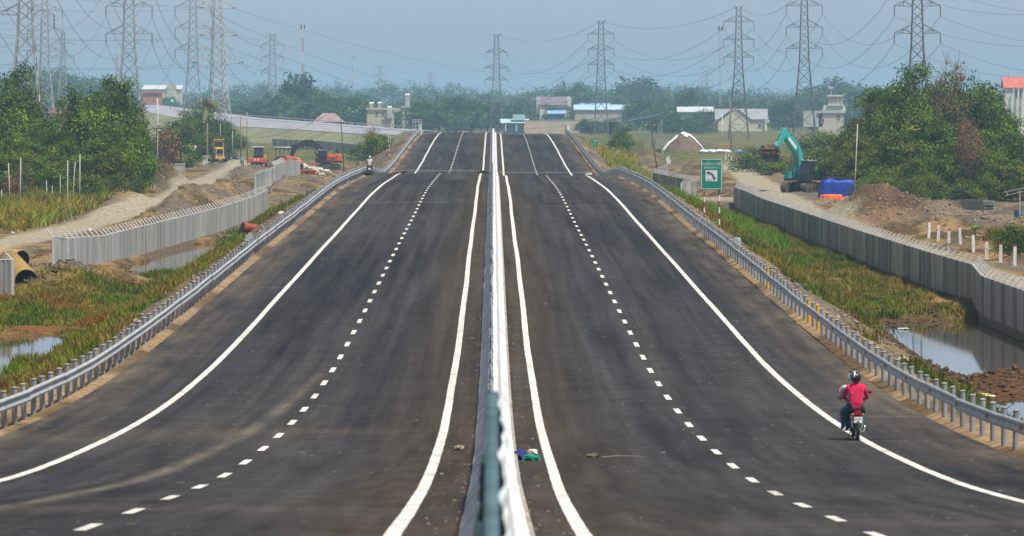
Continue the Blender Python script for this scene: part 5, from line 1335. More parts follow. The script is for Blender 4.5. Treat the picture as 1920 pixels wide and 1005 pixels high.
motorcycle('dark motorcycle ridden along the left guardrail near the far joint', (mx + .2, my, mz), 0, mat('dark_red_paint', (.20, .01, .015), .3), ('', ''), 1.0)
person('lone rider in pale shirt and dark helmet beside the left guardrail', (mx + .2, my - .1, mz), 0, seated(.03, .34, .33, 1.03), bones(1, 1, 2, 3), [M_skin, cloth('sand', (.52, .50, .42)), cloth('navy', (.03, .05, .10)), m_sh], 1.0, helmet(m_hst, m_hel, M_blk))
def bag(label, loc, c, s):
    mb = MB().sphere((0, 0, s * .4), s, 10, 7, (1.2, .8, .55)); 
    rr = random.Random(int(loc[1])); mb.v = [tuple(q + rr.uniform(-.12, .12) * s for q in v) for v in mb.v]
    tag(mb.build('rubbish_bag', cloth('bag%d' % int(c[0] * 99 + c[2] * 50), c), None, loc), label, 'rubbish')
bag('black rubbish bag lying by the left guardrail behind the lone rider', (-11.2, 528, rz(-1, 528)), (.02, .02, .025), .35)
# workers
def gp_(px, Y): x = (px - CX) * Y / F; return (x, Y, th(x, Y))
person('worker in grey shirt and pale hat stooping beside the end of the left fence', gp_(495, 590), 2.6, standing(.22, .3), bones(1, 1, 2, 3), [M_skin, cloth('grey', (.45, .42, .42)), cloth('indigo', (.10, .12, .28)), m_sh], 1.05, sun_hat((.70, .66, .58)))
person('man in pale blue shirt standing on the track beside the orange roller', gp_(455, 965), 3.3, standing(.02, .05), bones(1, 1, 2, 3), [M_skin, cloth('sky', (.42, .46, .52)), cloth('navy', (.03, .05, .10)), m_sh], 1.1, None)

# ---------------------------------------------------------------- excavators
def excavator(label, loc, rz_, m_body, m_dark, pose, sc=1.0, soil=True, m_arm=None, cabmat=None):
    t = thing('excavator', label, 'excavator', loc, rz_); t.scale = (sc,) * 3; m_arm = m_arm or m_body
    M_track = mat('track_steel', (.085, .070, .055), .8, var=.4, scale=4)
    for s in (-1, 1):
        out = []
        for k in range(7): a = math.pi / 2 + math.pi * k / 6; out.append((-1.75 + .43 * math.cos(a), .45 + .43 * math.sin(a)))
        for k in range(7): a = -math.pi / 2 + math.pi * k / 6; out.append((1.75 + .43 * math.cos(a), .45 + .43 * math.sin(a)))
        tk = MB().prism(out, .58, Matrix.Translation((0, s * 1.12, 0))).build('track', M_track, t)
        sh = MB()
        for k in range(18): sh.box((-1.75 + 3.5 * k / 17, s * 1.12, .02), (.12, .62, .06)); sh.box((-1.75 + 3.5 * k / 17, s * 1.12, .89), (.12, .62, .06))
        sh.build('track_shoes', M_track, tk)
        for k in range(5): MB().tube([(-1.4 + .7 * k, s * 1.42, .3), (-1.4 + .7 * k, s * 1.45, .3)], .18, 10).build('roller', m_dark, tk)
    MB().box((0, 0, .75), (1.8, 1.7, .55)).build('undercarriage', m_dark, t)
    MB().tube([(0, 0, .95), (0, 0, 1.12)], .7, 16).build('slew_ring', m_dark, t)
    MB().box((-.35, 0, 1.22), (3.9, 2.7, .22)).build('deck', m_dark, t)
    MB().box((-1.85, 0, 1.85), (.9, 2.7, 1.1)).build('counterweight', m_body, t, bevel=.15)
    MB().box((-.75, -.75, 1.85), (1.4, 1.2, 1.0)).build('engine_cover', m_body, t, bevel=.08)
    MB().box((-.85, .85, 1.75), (1.1, .9, .85)).build('side_cover', m_body, t, bevel=.06)
    MB().box((.95, -.95, 1.62), (1.4, .75, .65)).build('tool_box', m_body, t, bevel=.06)
    v = MB()
    for k in range(5): v.box((-.85, 1.31, 1.5 + .12 * k), (.8, .02, .05))
    v.build('vent', m_dark, t)
    cb = MB().hexa([(.0, .35, 1.33), (1.55, .35, 1.33), (1.55, 1.32, 1.33), (.0, 1.32, 1.33)], [(.0, .38, 3.0), (1.25, .38, 3.0), (1.25, 1.29, 3.0), (.0, 1.29, 3.0)]).build('cab', cabmat or m_dark, t, bevel=.05)
    for nm, q in (('front_window', [(1.47, .43, 1.75), (1.47, 1.24, 1.75), (1.31, 1.22, 2.85), (1.31, .45, 2.85)]), ('side_window', [(.15, 1.335, 1.9), (1.35, 1.335, 1.9), (1.15, 1.315, 2.85), (.15, 1.315, 2.85)])):
        q = [Vector(p) for p in q]; n_ = (q[1] - q[0]).cross(q[2] - q[0]).normalized() * .03; n_ = n_ if (n_.x + n_.y) > 0 else -n_
        MB().hexa([p + n_ * .2 for p in q], [p + n_ * 1.6 for p in q]).build(nm, M_glass, cb)
    MB().box((.62, .83, 3.05), (1.35, 1.0, .08)).build('cab_roof', mat('cab_roof_grey', (.35, .36, .36), .6), cb)
    boom, stick, bk = pose['boom'], pose['stick'], pose['bucket']
    # boom: a tapering curved box girder along its centre line
    def girder(cl, hs, w, name, m_):
        cl = [Vector((x, z)) for x, z in cl]; up, dn = [], []
        for i, p in enumerate(cl):
            d = (cl[min(i + 1, len(cl) - 1)] - cl[max(i - 1, 0)]).normalized(); n_ = Vector((-d.y, d.x)); up.append(p + n_ * hs[i] / 2); dn.append(p - n_ * hs[i] / 2)
        return MB().prism([tuple(v) for v in dn] + [tuple(v) for v in reversed(up)], w, Matrix.Translation((0, -.12, 0))).build(name, m_, t, bevel=.02)
    bo = girder(boom, [.55, .75, .95, 1.0, .9, .7, .5][:len(boom)], .5, 'boom', m_arm)
    girder(stick, [.42, .75, .5, .32], .4, 'stick', m_arm)
    def cyl(a, b, y, r_=.10):
        a, b = Vector((a[0], y, a[1])), Vector((b[0], y, b[1])); m__ = a.lerp(b, .55)
        o = MB().tube([a, m__], r_, 10).build('hydraulic_cylinder', m_arm if r_ > .09 else m_dark, t); MB().tube([m__, b], r_ * .55, 8).build('piston_rod', M_chrome, o)
    mid = boom[len(boom) // 2]
    for y in (-.45, .21): cyl((boom[0][0] + .55, boom[0][1] - .25), (mid[0] + .1, mid[1] - .1), y)
    cyl((mid[0] - .1, mid[1] + .5), (stick[0][0] - .25, stick[0][1] + .35), -.12, .11)
    cyl((stick[0][0] + .35, stick[0][1] - .0), (stick[-1][0] + .35, stick[-1][1] + .25), -.12, .09)
    MB().prism(bk, 1.15, Matrix.Translation((0, -.12, 0))).build('bucket', m_dark, t, bevel=.03)
    th_ = MB()
    for k in range(5): th_.box((bk[1][0], -.6 + .24 * k, bk[1][1]), (.22, .1, .1))
    th_.build('bucket_teeth', M_rim, t)
    MB().tube([(-1.2, -.7, 2.3), (-1.2, -.7, 2.75)], .06, 8).build('exhaust', m_dark, t)
    for y in (.5, 1.1): MB().box((1.2, y, 3.12), (.1, .16, .12)).build('work_light', M_white, cb)
    return t
M_teal = mat('teal_paint', (0.008, 0.40, 0.37), .4, var=.12, scale=2, dirt=(.20, .17, .12), dirt_amt=.35)
M_dk = mat('dark_steel', (.030, .034, .038), .5, var=.3, scale=3)
ex_loc = Vector(gp_(1508, 690)); HD = math.atan2(-.83, -.55)
pose = {'boom': [(.55, 1.65), (.65, 2.6), (.95, 3.5), (1.5, 4.25), (2.35, 4.85), (3.15, 5.3), (3.7, 5.6)], 'stick': [(3.45, 6.1), (3.9, 5.55), (4.9, 4.5), (5.6, 3.75)],
        'bucket': [(5.25, 4.15), (6.4, 4.4), (6.95, 3.9), (6.7, 3.2), (5.85, 2.9), (5.4, 3.2)]}
excavator('teal tracked excavator with raised boom on the right-hand track', ex_loc, HD, M_teal, M_dk, pose, 1.22)
exv = [o for o in bpy.data.objects if o.get('label', '').startswith('teal tracked')][0]
MB().prism([(1.6, 4.35), (1.85, 4.15), (3.2, 5.05), (3.1, 5.4)], .012, Matrix.Translation((0, .137, 0))).build('boom_decal', M_white, exv)
M_clod = mat('root_clod', (.13, .085, .055), .95, var=.5, scale=3, bump=.8)
def lump(label, loc, r_, sq, m_, name, cat, seed=1, nu=18, nv=12, amp=.25, rot=0):
    mb = MB().sphere((0, 0, 0), r_, nu, nv, sq); rg = np.random.default_rng(seed); V = np.array(mb.v)
    d = 1 + amp * (rg.random(len(V)) - .5) * 2; V = V * d[:, None]; mb.v = [tuple(v) for v in V]
    o = mb.build(name, m_, None, loc, (0, 0, rot)); return tag(o, label, cat) if label else o
c = ex_loc + Matrix.Rotation(HD, 3, 'Z') @ Vector((7.75, -.12, 4.95))
lump('ragged clod of earth and roots carried in the excavator bucket', c, .9, (1.25, .95, .75), M_clod, 'earth_clod', 'earth', 3, amp=.35)
# blue tarpaulin over a machine
def drape(label, loc, w, d, h, m_, name, seed, fold=.12, rz_=0):
    rg = random.Random(seed); vs = []; nu, nv = 56, 12; fo = [rg.uniform(-1, 1) for _ in range(nu)]; fo = [(fo[i] + .6 * fo[i - 1]) for i in range(nu)]
    for j in range(nv + 1):
        t_ = j / nv; z = h * (1 - .10 * t_) if t_ < .55 else h * .945 * (1 - ((t_ - .55) / .45) ** 1.3); sc_ = .90 * (t_ / .55) ** .8 if t_ < .55 else .90 + .12 * (t_ - .55) / .45
        for i in range(nu):
            a = 2 * math.pi * i / nu; q = (abs(math.cos(a)) ** 4.0 + abs(math.sin(a)) ** 4.0) ** -.25
            f_ = 1 + .8 * fold * t_ * t_ * fo[i] + .04 * rg.uniform(-1, 1) * t_
            vs.append((w / 2 * math.cos(a) * q * sc_ * f_, d / 2 * math.sin(a) * q * sc_ * f_, z + .04 * h * math.sin(3 * a + seed) * (1 - t_) + .03 * rg.uniform(-1, 1)))
    mb = MB().add(vs, [(j * nu + i, j * nu + nu + i, j * nu + nu + (i + 1) % nu, j * nu + (i + 1) % nu) for j in range(nv) for i in range(nu)])
    o = mb.build(name, m_, None, loc, (0, 0, rz_), smooth=True)
    return tag(o, label, 'tarpaulin')
M_tarp = mat('blue_tarp', (0.012, 0.045, 0.36), .45, var=.25, scale=2.5, bump=.4)
tl_ = Vector(gp_(1570, 634)); tl_.z = max(th(tl_.x + q_, 634 - w_) for q_ in (-2, -1, 0, 1, 2) for w_ in (0, 4, 8, 12)) - .15
drape('blue tarpaulin draped over a machine beside the excavator', tl_, 3.9, 2.6, 2.0, M_tarp, 'blue_tarpaulin', 3, .10)
drape('crumpled orange tarpaulin on the ground in front of the blue one', Vector((gp_(1558, 624)[0], 624, tl_.z - .05)), 2.3, 1.4, .55, mat('orange_tarp', (.75, .13, .02), .5, var=.25, scale=3, bump=.4), 'orange_tarpaulin', 8, .22)
cart = thing('covered_trailer', 'wheeled trailer half hidden under the blue tarpaulin', 'trailer', tl_)
for xx in (1.25, 1.62): wheel(cart, (xx, -1.34, .38), .38, .09, .09, M_rim)
MB().box((.4, -.1, 2.12), (1.2, .9, .16)).build('frame_top', M_dk, cart); MB().box((-.9, .2, 2.2), (1.4, .7, .12)).build('frame_top', M_dk, cart)
# other machines on the left
M_yelp = mat('machine_yellow', (.60, .36, .02), .45, var=.15, scale=2, dirt=(.2, .15, .1), dirt_amt=.3); M_orp = mat('machine_orange', (.72, .11, .015), .42, var=.15, scale=2, dirt=(.2, .13, .08), dirt_amt=.3)
def big_wheel(parent, x, y, z, R_=.65, w_=.24): return wheel(parent, (x, y, z), R_, .2, w_, mat('hub_yellow', (.4, .26, .03)), .16, 6)
g = thing('motor_grader', 'yellow motor grader parked facing the camera on the left track', 'grader', gp_(412, 985), R(6))
for s in (-1, 1):
    for yy in (.2, 1.9): big_wheel(g, s * 1.05, yy, .65)
    big_wheel(g, s * 1.0, 6.6, .65)
    MB().box((s * .62, -.75, 1.05), (.25, .15, .2)).build('headlight', M_white, g)
MB().hexa([(-.7, -.7, .8), (.7, -.7, .8), (.75, 2.6, .8), (-.75, 2.6, .8)], [(-.65, -.6, 2.45), (.65, -.6, 2.45), (.75, 2.6, 2.6), (-.75, 2.6, 2.6)]).build('engine_hood', M_yelp, g, bevel=.08)
gr_ = MB().box((0, -.70, 1.75), (1.0, .08, 1.0)).build('grille', M_blk, g)
for k in range(4): MB().box((0, -.76, 1.4 + .22 * k), (.95, .04, .05)).build('grille_bar', M_white if k == 0 else M_dk, gr_)
cb = MB().hexa([(-.85, 2.6, 1.6), (.85, 2.6, 1.6), (.85, 4.1, 1.6), (-.85, 4.1, 1.6)], [(-.8, 2.5, 3.75), (.8, 2.5, 3.75), (.8, 4.2, 3.75), (-.8, 4.2, 3.75)]).build('cab', M_yelp, g, bevel=.05)
MB().box((0, 2.50, 3.05), (1.35, .08, .85)).build('rear_window', M_glass, cb); MB().box((0, 3.35, 3.83), (1.9, 2.0, .14)).build('cab_roof', M_yelp, cb)
for s in (-1, 1): MB().box((s * .84, 3.35, 2.95), (.06, 1.2, 1.1)).build('side_window', M_glass, cb); MB().tube([(s * .75, 2.5, 3.9), (s * .8, 2.5, 4.25)], .05, 6).build('beacon', M_orp, cb)
MB().box((0, -.85, .75), (1.7, .3, .3)).build('bumper', M_yelp, g, bevel=.04); MB().box((0, -1.0, .62), (.5, .3, .4)).build('hitch', M_yelp, g); MB().tube([(0, 3.9, 1.7), (0, 6.8, 1.5)], .2, 8).build('main_frame', M_yelp, g)
MB().box((0, 5.2, .4), (3.4, .2, .6)).build('blade', M_dk, g); MB().tube([(.3, 1, 2.5), (.3, 1, 3.3)], .06, 8).build('exhaust', M_dk, g)
cr = thing('parked_car', 'small dark car behind the yellow grader', 'car', gp_(437, 1060), R(10))
MB().hexa([(-.85, -2, .3), (.85, -2, .3), (.85, 2, .3), (-.85, 2, .3)], [(-.82, -2, .85), (.82, -2, .85), (.82, 2, .9), (-.82, 2, .9)]).build('body', mat('dark_car_paint', (.02, .025, .035), .25), cr, bevel=.1)
MB().hexa([(-.78, -1.3, .85), (.78, -1.3, .85), (.78, 1.5, .88), (-.78, 1.5, .88)], [(-.6, -.7, 1.42), (.6, -.7, 1.42), (.6, 1.0, 1.42), (-.6, 1.0, 1.42)]).build('greenhouse', M_glass, cr, bevel=.06)
for s in (-1, 1):
    for yy in (-1.3, 1.3): wheel(cr, (s * .78, yy, .31), .31, .08, .1)
    MB().sphere((s * .6, -2.0, .65), .12, 8, 6).build('headlight', M_white, cr)
ro = thing('road_roller', 'orange compactor with dark cab facing the camera on the left track', 'roller', gp_(482, 960), R(-4))
MB().tube([(-1.0, .2, .72), (1.0, .2, .72)], .72, 20).build('drum', mat('drum_steel', (.05, .05, .055), .5, metal=.3), ro, smooth=False)
fm = MB().box((0, -.55, 1.25), (2.9, .3, .75)).build('front_frame', M_orp, ro, bevel=.06)
for s in (-1, 1): MB().box((s * 1.35, .4, 1.1), (.2, 2.2, .6)).build('side_frame', M_orp, ro, bevel=.04); MB().box((s * .3, -.72, 1.3), (.3, .05, .3)).build('badge', M_white, ro)
cb = MB().hexa([(-.8, 1.6, 1.5), (.8, 1.6, 1.5), (.8, 3.2, 1.5), (-.8, 3.2, 1.5)], [(-.72, 1.7, 3.3), (.72, 1.7, 3.3), (.72, 3.2, 3.3), (-.72, 3.2, 3.3)]).build('cab', M_dk, ro, bevel=.05)
MB().box((0, 1.57, 2.5), (1.3, .06, 1.1)).build('windscreen', mat('blue_glass', (.05, .08, .12), .1), cb); MB().box((-.1, 2.4, 3.4), (1.8, 1.9, .14)).build('cab_roof', M_white, cb)
MB().box((1.15, 1.3, 1.7), (.45, .5, .9)).build('fuel_tank', M_yelp, ro, bevel=.05); MB().box((0, 4.3, 1.5), (1.8, 2.0, 1.2)).build('engine_cover', M_orp, ro, bevel=.08)
for s in (-1, 1): wheel(ro, (s * 1.05, 3.6, .75), .75, .22, .26, M_rim, .18, 6)
trc = thing('tractor', 'orange tractor with white canopy working beside the rubble heap', 'tractor', gp_(535, 850), R(62))
MB().hexa([(-.5, -2.6, .9), (.5, -2.6, .9), (.55, -.3, .9), (-.55, -.3, .9)], [(-.4, -2.4, 1.75), (.4, -2.4, 1.75), (.5, -.3, 2.05), (-.5, -.3, 2.05)]).build('hood', M_orp, trc, bevel=.12)
for s in (-1, 1):
    wheel(trc, (s * .95, .5, .85), .85, .24, .24, M_orp, .2, 6); wheel(trc, (s * .8, -2.1, .5), .5, .16, .18, M_orp, .12, 6)
    fd = MB()
    for k in range(8):
        a = .3 + 2.4 * k / 7; b = .3 + 2.4 * (k + 1) / 7
        fd.hexa([(s * .95 - .3, .5 + .95 * math.cos(a), .85 + .95 * math.sin(a)), (s * .95 + .3, .5 + .95 * math.cos(a), .85 + .95 * math.sin(a)), (s * .95 + .3, .5 + .95 * math.cos(b), .85 + .95 * math.sin(b)), (s * .95 - .3, .5 + .95 * math.cos(b), .85 + .95 * math.sin(b))], [(s * .95 - .3, .5 + 1.0 * math.cos(a), .85 + 1.0 * math.sin(a)), (s * .95 + .3, .5 + 1.0 * math.cos(a), .85 + 1.0 * math.sin(a)), (s * .95 + .3, .5 + 1.0 * math.cos(b), .85 + 1.0 * math.sin(b)), (s * .95 - .3, .5 + 1.0 * math.cos(b), .85 + 1.0 * math.sin(b))])
    fd.build('fender', M_orp, trc)
    for yy in (-.2, 1.2): MB().tube([(s * .6, yy, 1.6), (s * .65, yy + .1, 3.2)], .05, 6).build('canopy_post', mat('blue_paint', (.04, .14, .36)), trc)
MB().box((0, .6, 3.28), (1.6, 2.1, .14)).build('canopy', M_white, trc, bevel=.04); MB().box((0, .8, 1.6), (.7, .6, .7)).build('seat', M_blk, trc); MB().box((0, .2, 1.1), (1.0, 2.4, .6)).build('chassis', M_dk, trc)
MB().tube([(0, -.1, 1.8), (0, .2, 2.2)], .03, 5).build('steering_column', M_blk, trc)
pose2 = {'boom': [(.5, 1.7), (.7, 2.6), (1.3, 3.6), (2.2, 4.1), (3.2, 4.2), (4.2, 3.9), (4.9, 3.5)], 'stick': [(4.7, 3.9), (5.0, 3.3), (5.4, 2.0), (5.7, 1.0)], 'bucket': [(5.4, 1.3), (6.0, 1.4), (6.3, .7), (5.9, .1), (5.2, .2), (5.1, .8)]}
excavator('dark excavator with orange body bending its arm behind the rubble heap', gp_(612, 905), R(188), M_orp, M_dk, pose2, 1.0, False, M_dk)
ob_ = thing('orange_hopper', 'flat orange hopper lying in front of the tractor', 'hopper', gp_(573, 830), R(12))
MB().hexa([(-1.2, -.8, .1), (1.2, -.8, .1), (1.2, .8, .1), (-1.2, .8, .1)], [(-1.45, -1.0, .75), (1.45, -1.0, .75), (1.45, 1.0, .75), (-1.45, 1.0, .75)]).build('body', M_orp, ob_, bevel=.05)
MB().box((0, -.93, .4), (.4, .08, .4)).build('badge', M_dk, ob_); lum = MB().sphere((0, 0, .7), .9, 12, 6, (1.1, .8, .35)).build('load', M_dk, ob_)
M_pale = mat('pale_rubble', (.50, .46, .36), .9, var=.4, scale=1)
for k in range(26):
    x, y, z = gp_(random.gauss(585, 16), random.uniform(860, 885)); lump('pale broken block in the rubble heap between the two orange machines', (x, y, z + .12 + .25 * random.random()), random.uniform(.2, .5), (1.2, 1, .7), M_pale, 'rubble_block', 'rubble', k, 6, 4, .3)['group'] = 'pale rubble heap'

# ---------------------------------------------------------------- signs and markers
M_sgreen = mat('sign_green', (0.0, 0.25, 0.155), .35, var=.05, spec=.5); M_sred = mat('band_red', (.38, .012, .015), .45, var=.12); M_swhite = mat('band_white', (.74, .74, .71), .5, var=.08)
def banded(parent, x, y, z0, z1, r_=.055, n=9, start=0):
    for k in range(n):
        a, b = z0 + (z1 - z0) * k / n, z0 + (z1 - z0) * (k + 1) / n
        MB().tube([(x, y, a), (x, y, b)], r_ + (.001 if k % 2 else 0), 10).build('post_band', M_sred if (k + start) % 2 == 0 else M_swhite, parent)
YS = 362.0; sg = thing('emergency_sign', 'green emergency telephone sign on two red and white banded posts', 'sign', tuple(at(1334, 420, YS)), R(-4))
zt = lambda py: (420 - py) * YS / F
wS = 40.5 * YS / F; hS = 58 * YS / F; zc_ = zt(326.5)
pn = MB().box((0, 0, zc_), (wS, .05, hS)).build('panel', M_sgreen, sg, bevel=.012)
bd = MB(); w2, h2 = wS / 2 - .05, hS / 2 - .05
for c_, d_ in (((0, -.028, zc_ + h2), (2 * w2, .004, .035)), ((0, -.028, zc_ - h2), (2 * w2, .004, .035)), ((w2, -.0285, zc_), (.035, .004, 2 * h2)), ((-w2, -.0285, zc_), (.035, .004, 2 * h2))): bd.box(c_, d_)
bd.build('border', M_white, pn)
link('lettering', text_mesh('KHẨN CẤP', .235, M_white), pn, (0, -.032, zc_ + .62), (R(90), 0, 0)); link('lettering', text_mesh('EMERGENCY', .165, M_white), pn, (0, -.032, zc_ + .395), (R(90), 0, 0))
MB().box((0, -.029, zc_ - .10), (.72, .008, .68)).build('pictogram_panel', M_white, pn)
hs = MB(); arc = [(-.22 + .0, .19), (-.08, .17), (.07, .06), (.15, -.08), (.18, -.20)]
hs.tube([(x, -.036, zc_ - .07 + z) for x, z in arc], [.045, .035, .033, .035, .045], 8); hs.sphere((-.21, -.036, zc_ - .07 + .17), .075, 10, 6, (1, .25, .9)); hs.sphere((.19, -.036, zc_ - .07 - .20), .075, 10, 6, (.9, .25, 1)); hs.build('handset_symbol', M_blk, pn)
link('lettering', text_mesh('SOS', .17, mat('grey_print', (.25, .25, .25))), pn, (-.13, -.036, zc_ - .36), (R(90), 0, 0))
for xx, pyb, stt in ((-.45, 421, 0), (.47, 436, 1)):
    banded(sg, xx, .07, zt(pyb) - .25, zt(300), .05, 13, stt); MB().box((xx, .05, zc_ + .6), (.12, .06, .06)).build('clamp', M_galv, sg); MB().box((xx, .05, zc_ - .6), (.12, .06, .06)).build('clamp', M_galv, sg)
s2 = thing('kilometre_sign', 'small green sign on a banded post beside the far right guardrail', 'sign', tuple(at(1116, 308, 815)))
p2_ = MB().box((0, 0, 3.05), (.62, .05, 1.25)).build('panel', M_sgreen, s2, bevel=.01)
link('lettering', text_mesh('H', .55, M_white), p2_, (0, -.04, 3.3), (R(90), 0, 0)); link('lettering', text_mesh('1', .5, M_white), p2_, (0, -.04, 2.75), (R(90), 0, 0))
banded(s2, 0, .06, -.3, 2.6, .06, 11)
s3 = thing('marker_post', 'red and white banded post with two white pipes on the far left slope', 'post', tuple(at(730, 292, 770)))
banded(s3, 0, 0, -.3, 1.75, .06, 7)
for xx in (-.12, .12): MB().tube([(xx, 0, 1.7), (xx, 0, 2.7)], .045, 8).build('pipe', M_swhite, s3)
fs_ = thing('road_sign', 'tiny green road sign on the distant left embankment', 'sign', tuple(at(323, 204, 1900)))
MB().box((0, 0, 2.6), (1.9, .08, 2.6)).build('panel', M_sgreen, fs_); MB().box((0, -.05, 2.6), (.8, .04, .9)).build('pictogram', M_white, fs_); 
for xx in (-.6, .6): MB().box((xx, .1, .6), (.15, .1, 1.6)).build('post', M_sred, fs_)

# bollards
M_bol = mat('bollard_white', (.72, .70, .66), .7, var=.1, scale=3, dirt=(.4, .34, .26), dirt_amt=.3)
bo_me = MB().box((0, 0, .32), (.17, .17, 1.0), taper=.92).mesh('post', M_bol); bc_me = MB().box((0, 0, .865), (.14, .14, .09), taper=.7).mesh('cap', M_sred)
ords = ['first', 'second', 'third', 'fourth', 'fifth', 'sixth', 'seventh', 'eighth', 'ninth', 'tenth', 'eleventh', 'twelfth', 'thirteenth', 'fourteenth', 'fifteenth']
for k, (px, pyb) in enumerate([(1741, 446), (1759, 448), (1779, 454), (1801, 457), (1825, 468), (1850, 477), (1876, 484), (1902, 490)]):
    x, y, _ = gnd(px, pyb, .85); b = thing('bollard', 'white concrete bollard with red top, %s from the left in the near row' % ords[k], 'bollard', (x, y, .85 - random.uniform(0, .1)), random.uniform(-.2, .2), 'bollards along the right dirt track')
    b.rotation_euler = (random.gauss(0, .03), random.gauss(0, .03), b.rotation_euler.z); b['z'] = 0; del b['z']
    b.location.z = max(th(x, y), .45); b.scale = (1.3, 1.3, 1.5); link('post', bo_me, b); link('cap', bc_me, b)
for k in range(15):
    t_ = k / 14; px = 1361 + 72 * t_ ** 1.0; Yb = 1090 - 170 * t_; x = (px - CX) * Yb / F
    b = thing('bollard', 'white bollard, %s from the left in the far row before the excavator' % ords[k], 'bollard', (x, Yb, max(th(x, Yb), .3)), 0, 'bollards in the far row'); b.scale = (1.25, 1.25, 1.5)
    link('post', bo_me, b); link('cap', bc_me, b)

# poles
M_pole = mat('pole_grey', (.45, .44, .42), .8, var=.15, scale=1.2); M_polew = mat('pole_wood', (.25, .18, .11), .85, var=.25, scale=1.5); M_poled = mat('pole_dark', (.07, .06, .055), .8, var=.2)
def pole(label, pxb, pyb, pxt, pyt, Y, r_=.09, m_=None, arm=False, name='pole', cat='pole', bands=None):
    a = at(pxb, pyb, Y); b = at(pxt, pyt, Y); g_ = th(a.x, Y); a.z = min(a.z, g_ + .1) - .2
    t = thing(name, label, cat, a); d = b - a
    MB().tube([(0, 0, 0), d * .5, d], [r_, r_ * .9, r_ * .75], 8).build('shaft', m_ or M_pole, t, smooth=True)
    if arm: MB().box(d - Vector((0, 0, .35)), (1.3, .09, .1)).build('cross_arm', M_poled, t); [MB().tube([d + Vector((x_, 0, -.3)), d + Vector((x_, 0, -.05))], .05, 6).build('insulator', M_swhite, t) for x_ in (-.55, 0, .55)]
    return b
W1 = pole('slim grey pole nearest the left edge in the long grass', 19, 382, 16, 306, 560, .055); pole('second slim grey pole in the long grass at the left', 37, 395, 39, 295, 540, .06)
pole('slim white pole standing at the edge of the left track', 126, 409, 127, 301, 520, .055); pole('slightly leaning thin pole between two upright ones', 134, 385, 141, 304, 560, .045); pole('tall slim pole with bright top beside the dark bush', 149, 384, 150, 289, 560, .06)
pole('short thin stake at the left edge of the grass', 4, 380, 3, 356, 560, .045); pole('thin stake left of the dark bush', 89, 377, 87, 338, 565, .04); pole('thin stake with a pale cap beside it', 98, 377, 98, 348, 565, .04); pole('thin bare stake in the dark bush', 113, 378, 113, 328, 570, .04)
pole('weathered fence stake near the left mound', 228, 356, 228, 332, 620, .06); pole('split fence stake beside the weathered one', 233, 353, 231, 323, 622, .05); pole('pale leaning stake at the foot of the left mound', 240, 352, 242, 337, 620, .04)
pole('thin lamp pole with curved head in front of the left mound', 295, 354, 296, 243, 700, .04)
MB().box(at(299, 244, 700), (.5, .2, .1)).build('lamp_head', M_swhite, [o for o in bpy.data.objects if o.get('label') == 'thin lamp pole with curved head in front of the left mound'][0], -Vector([o for o in bpy.data.objects if o.get('label') == 'thin lamp pole with curved head in front of the left mound'][0].location))
pole('thick concrete pole between the left clump and the palm', 296, 262, 295, 184, 1150, .22, M_polew if False else M_pole, name='utility_pole')
pole('brown wooden pole right of the yellow grader', 452, 300, 451, 214, 980, .13, M_polew); pole('second brown wooden pole beside the orange roller', 464, 298, 463, 210, 985, .11, M_polew); pole('pale thin pole behind the yellow grader', 390, 300, 389, 232, 1040, .07); pole('pale thin pole right of the pale one behind the grader', 414, 275, 413, 232, 1060, .06); pole('thin grey pole beyond the grader cab', 436, 300, 436, 245, 1060, .06)
WP = pole('slender dark pole with guy wire left of the far guardrail', 645, 312, 638, 200, 930, .085, M_poled)
pole('leaning dark utility pole with short cross-arm on the right embankment', 1237, 345, 1219, 232, 800, .10, M_poled, True, 'utility_pole')
pole('tall pale bamboo pole beside the blue tarpaulin', 1601, 352, 1608, 233, 610, .065, mat('bamboo', (.50, .45, .34), .7))
pole('white marker pole in front of the long pale shed', 1355, 268, 1354, 215, 1500, .09, M_swhite); pole('wooden pole with white foot beside the yellow-house pylon', 1371, 285, 1369, 190, 1330, .14, M_polew)
cable(WP, at(452, 258, 1000), 1.5, 'black wire from the slender pole down to the left', None, .03); cable(WP, at(790, 233, 1250), 2.0, 'black wire from the slender pole towards the crest', None, .03)
cable(at(790, 233, 1250), at(1130, 226, 1300), 1.5, 'black wire crossing behind the road crest', None, .035)
g0 = at(596, 345, 800); cable(at(641, 280, 925), (g0.x, g0.y, th(g0.x, g0.y)), .1, 'dark guy wire slanting down from the slender pole', None, .03)
cable(at(38, 296, 540), at(127, 302, 522), .25, 'thin wire strung between the slim poles over the long grass', None, .015)
# frame at the right edge
fr_ = thing('pole_shelter', 'crude open shelter of pale poles at the right edge', 'shelter', tuple(at(1912, 408, 520)))
s5 = 520 / F
MB().tube([(0, 0, -.3), (0, 0, (408 - 358) * s5)], .06, 8).build('upright', M_pole, fr_)
for a_, b_ in (((1882, 361), (1925, 352)), ((1886, 367), (1925, 358))): MB().tube([Vector(at(*a_, 520)) - fr_.location, Vector(at(*b_, 516)) - fr_.location], .05, 6).build('beam', M_pole, fr_)
MB().tube([Vector(at(1888, 361, 520)) - fr_.location, Vector(at(1890, 367, 520)) - fr_.location], .04, 6).build('tie', M_pole, fr_)

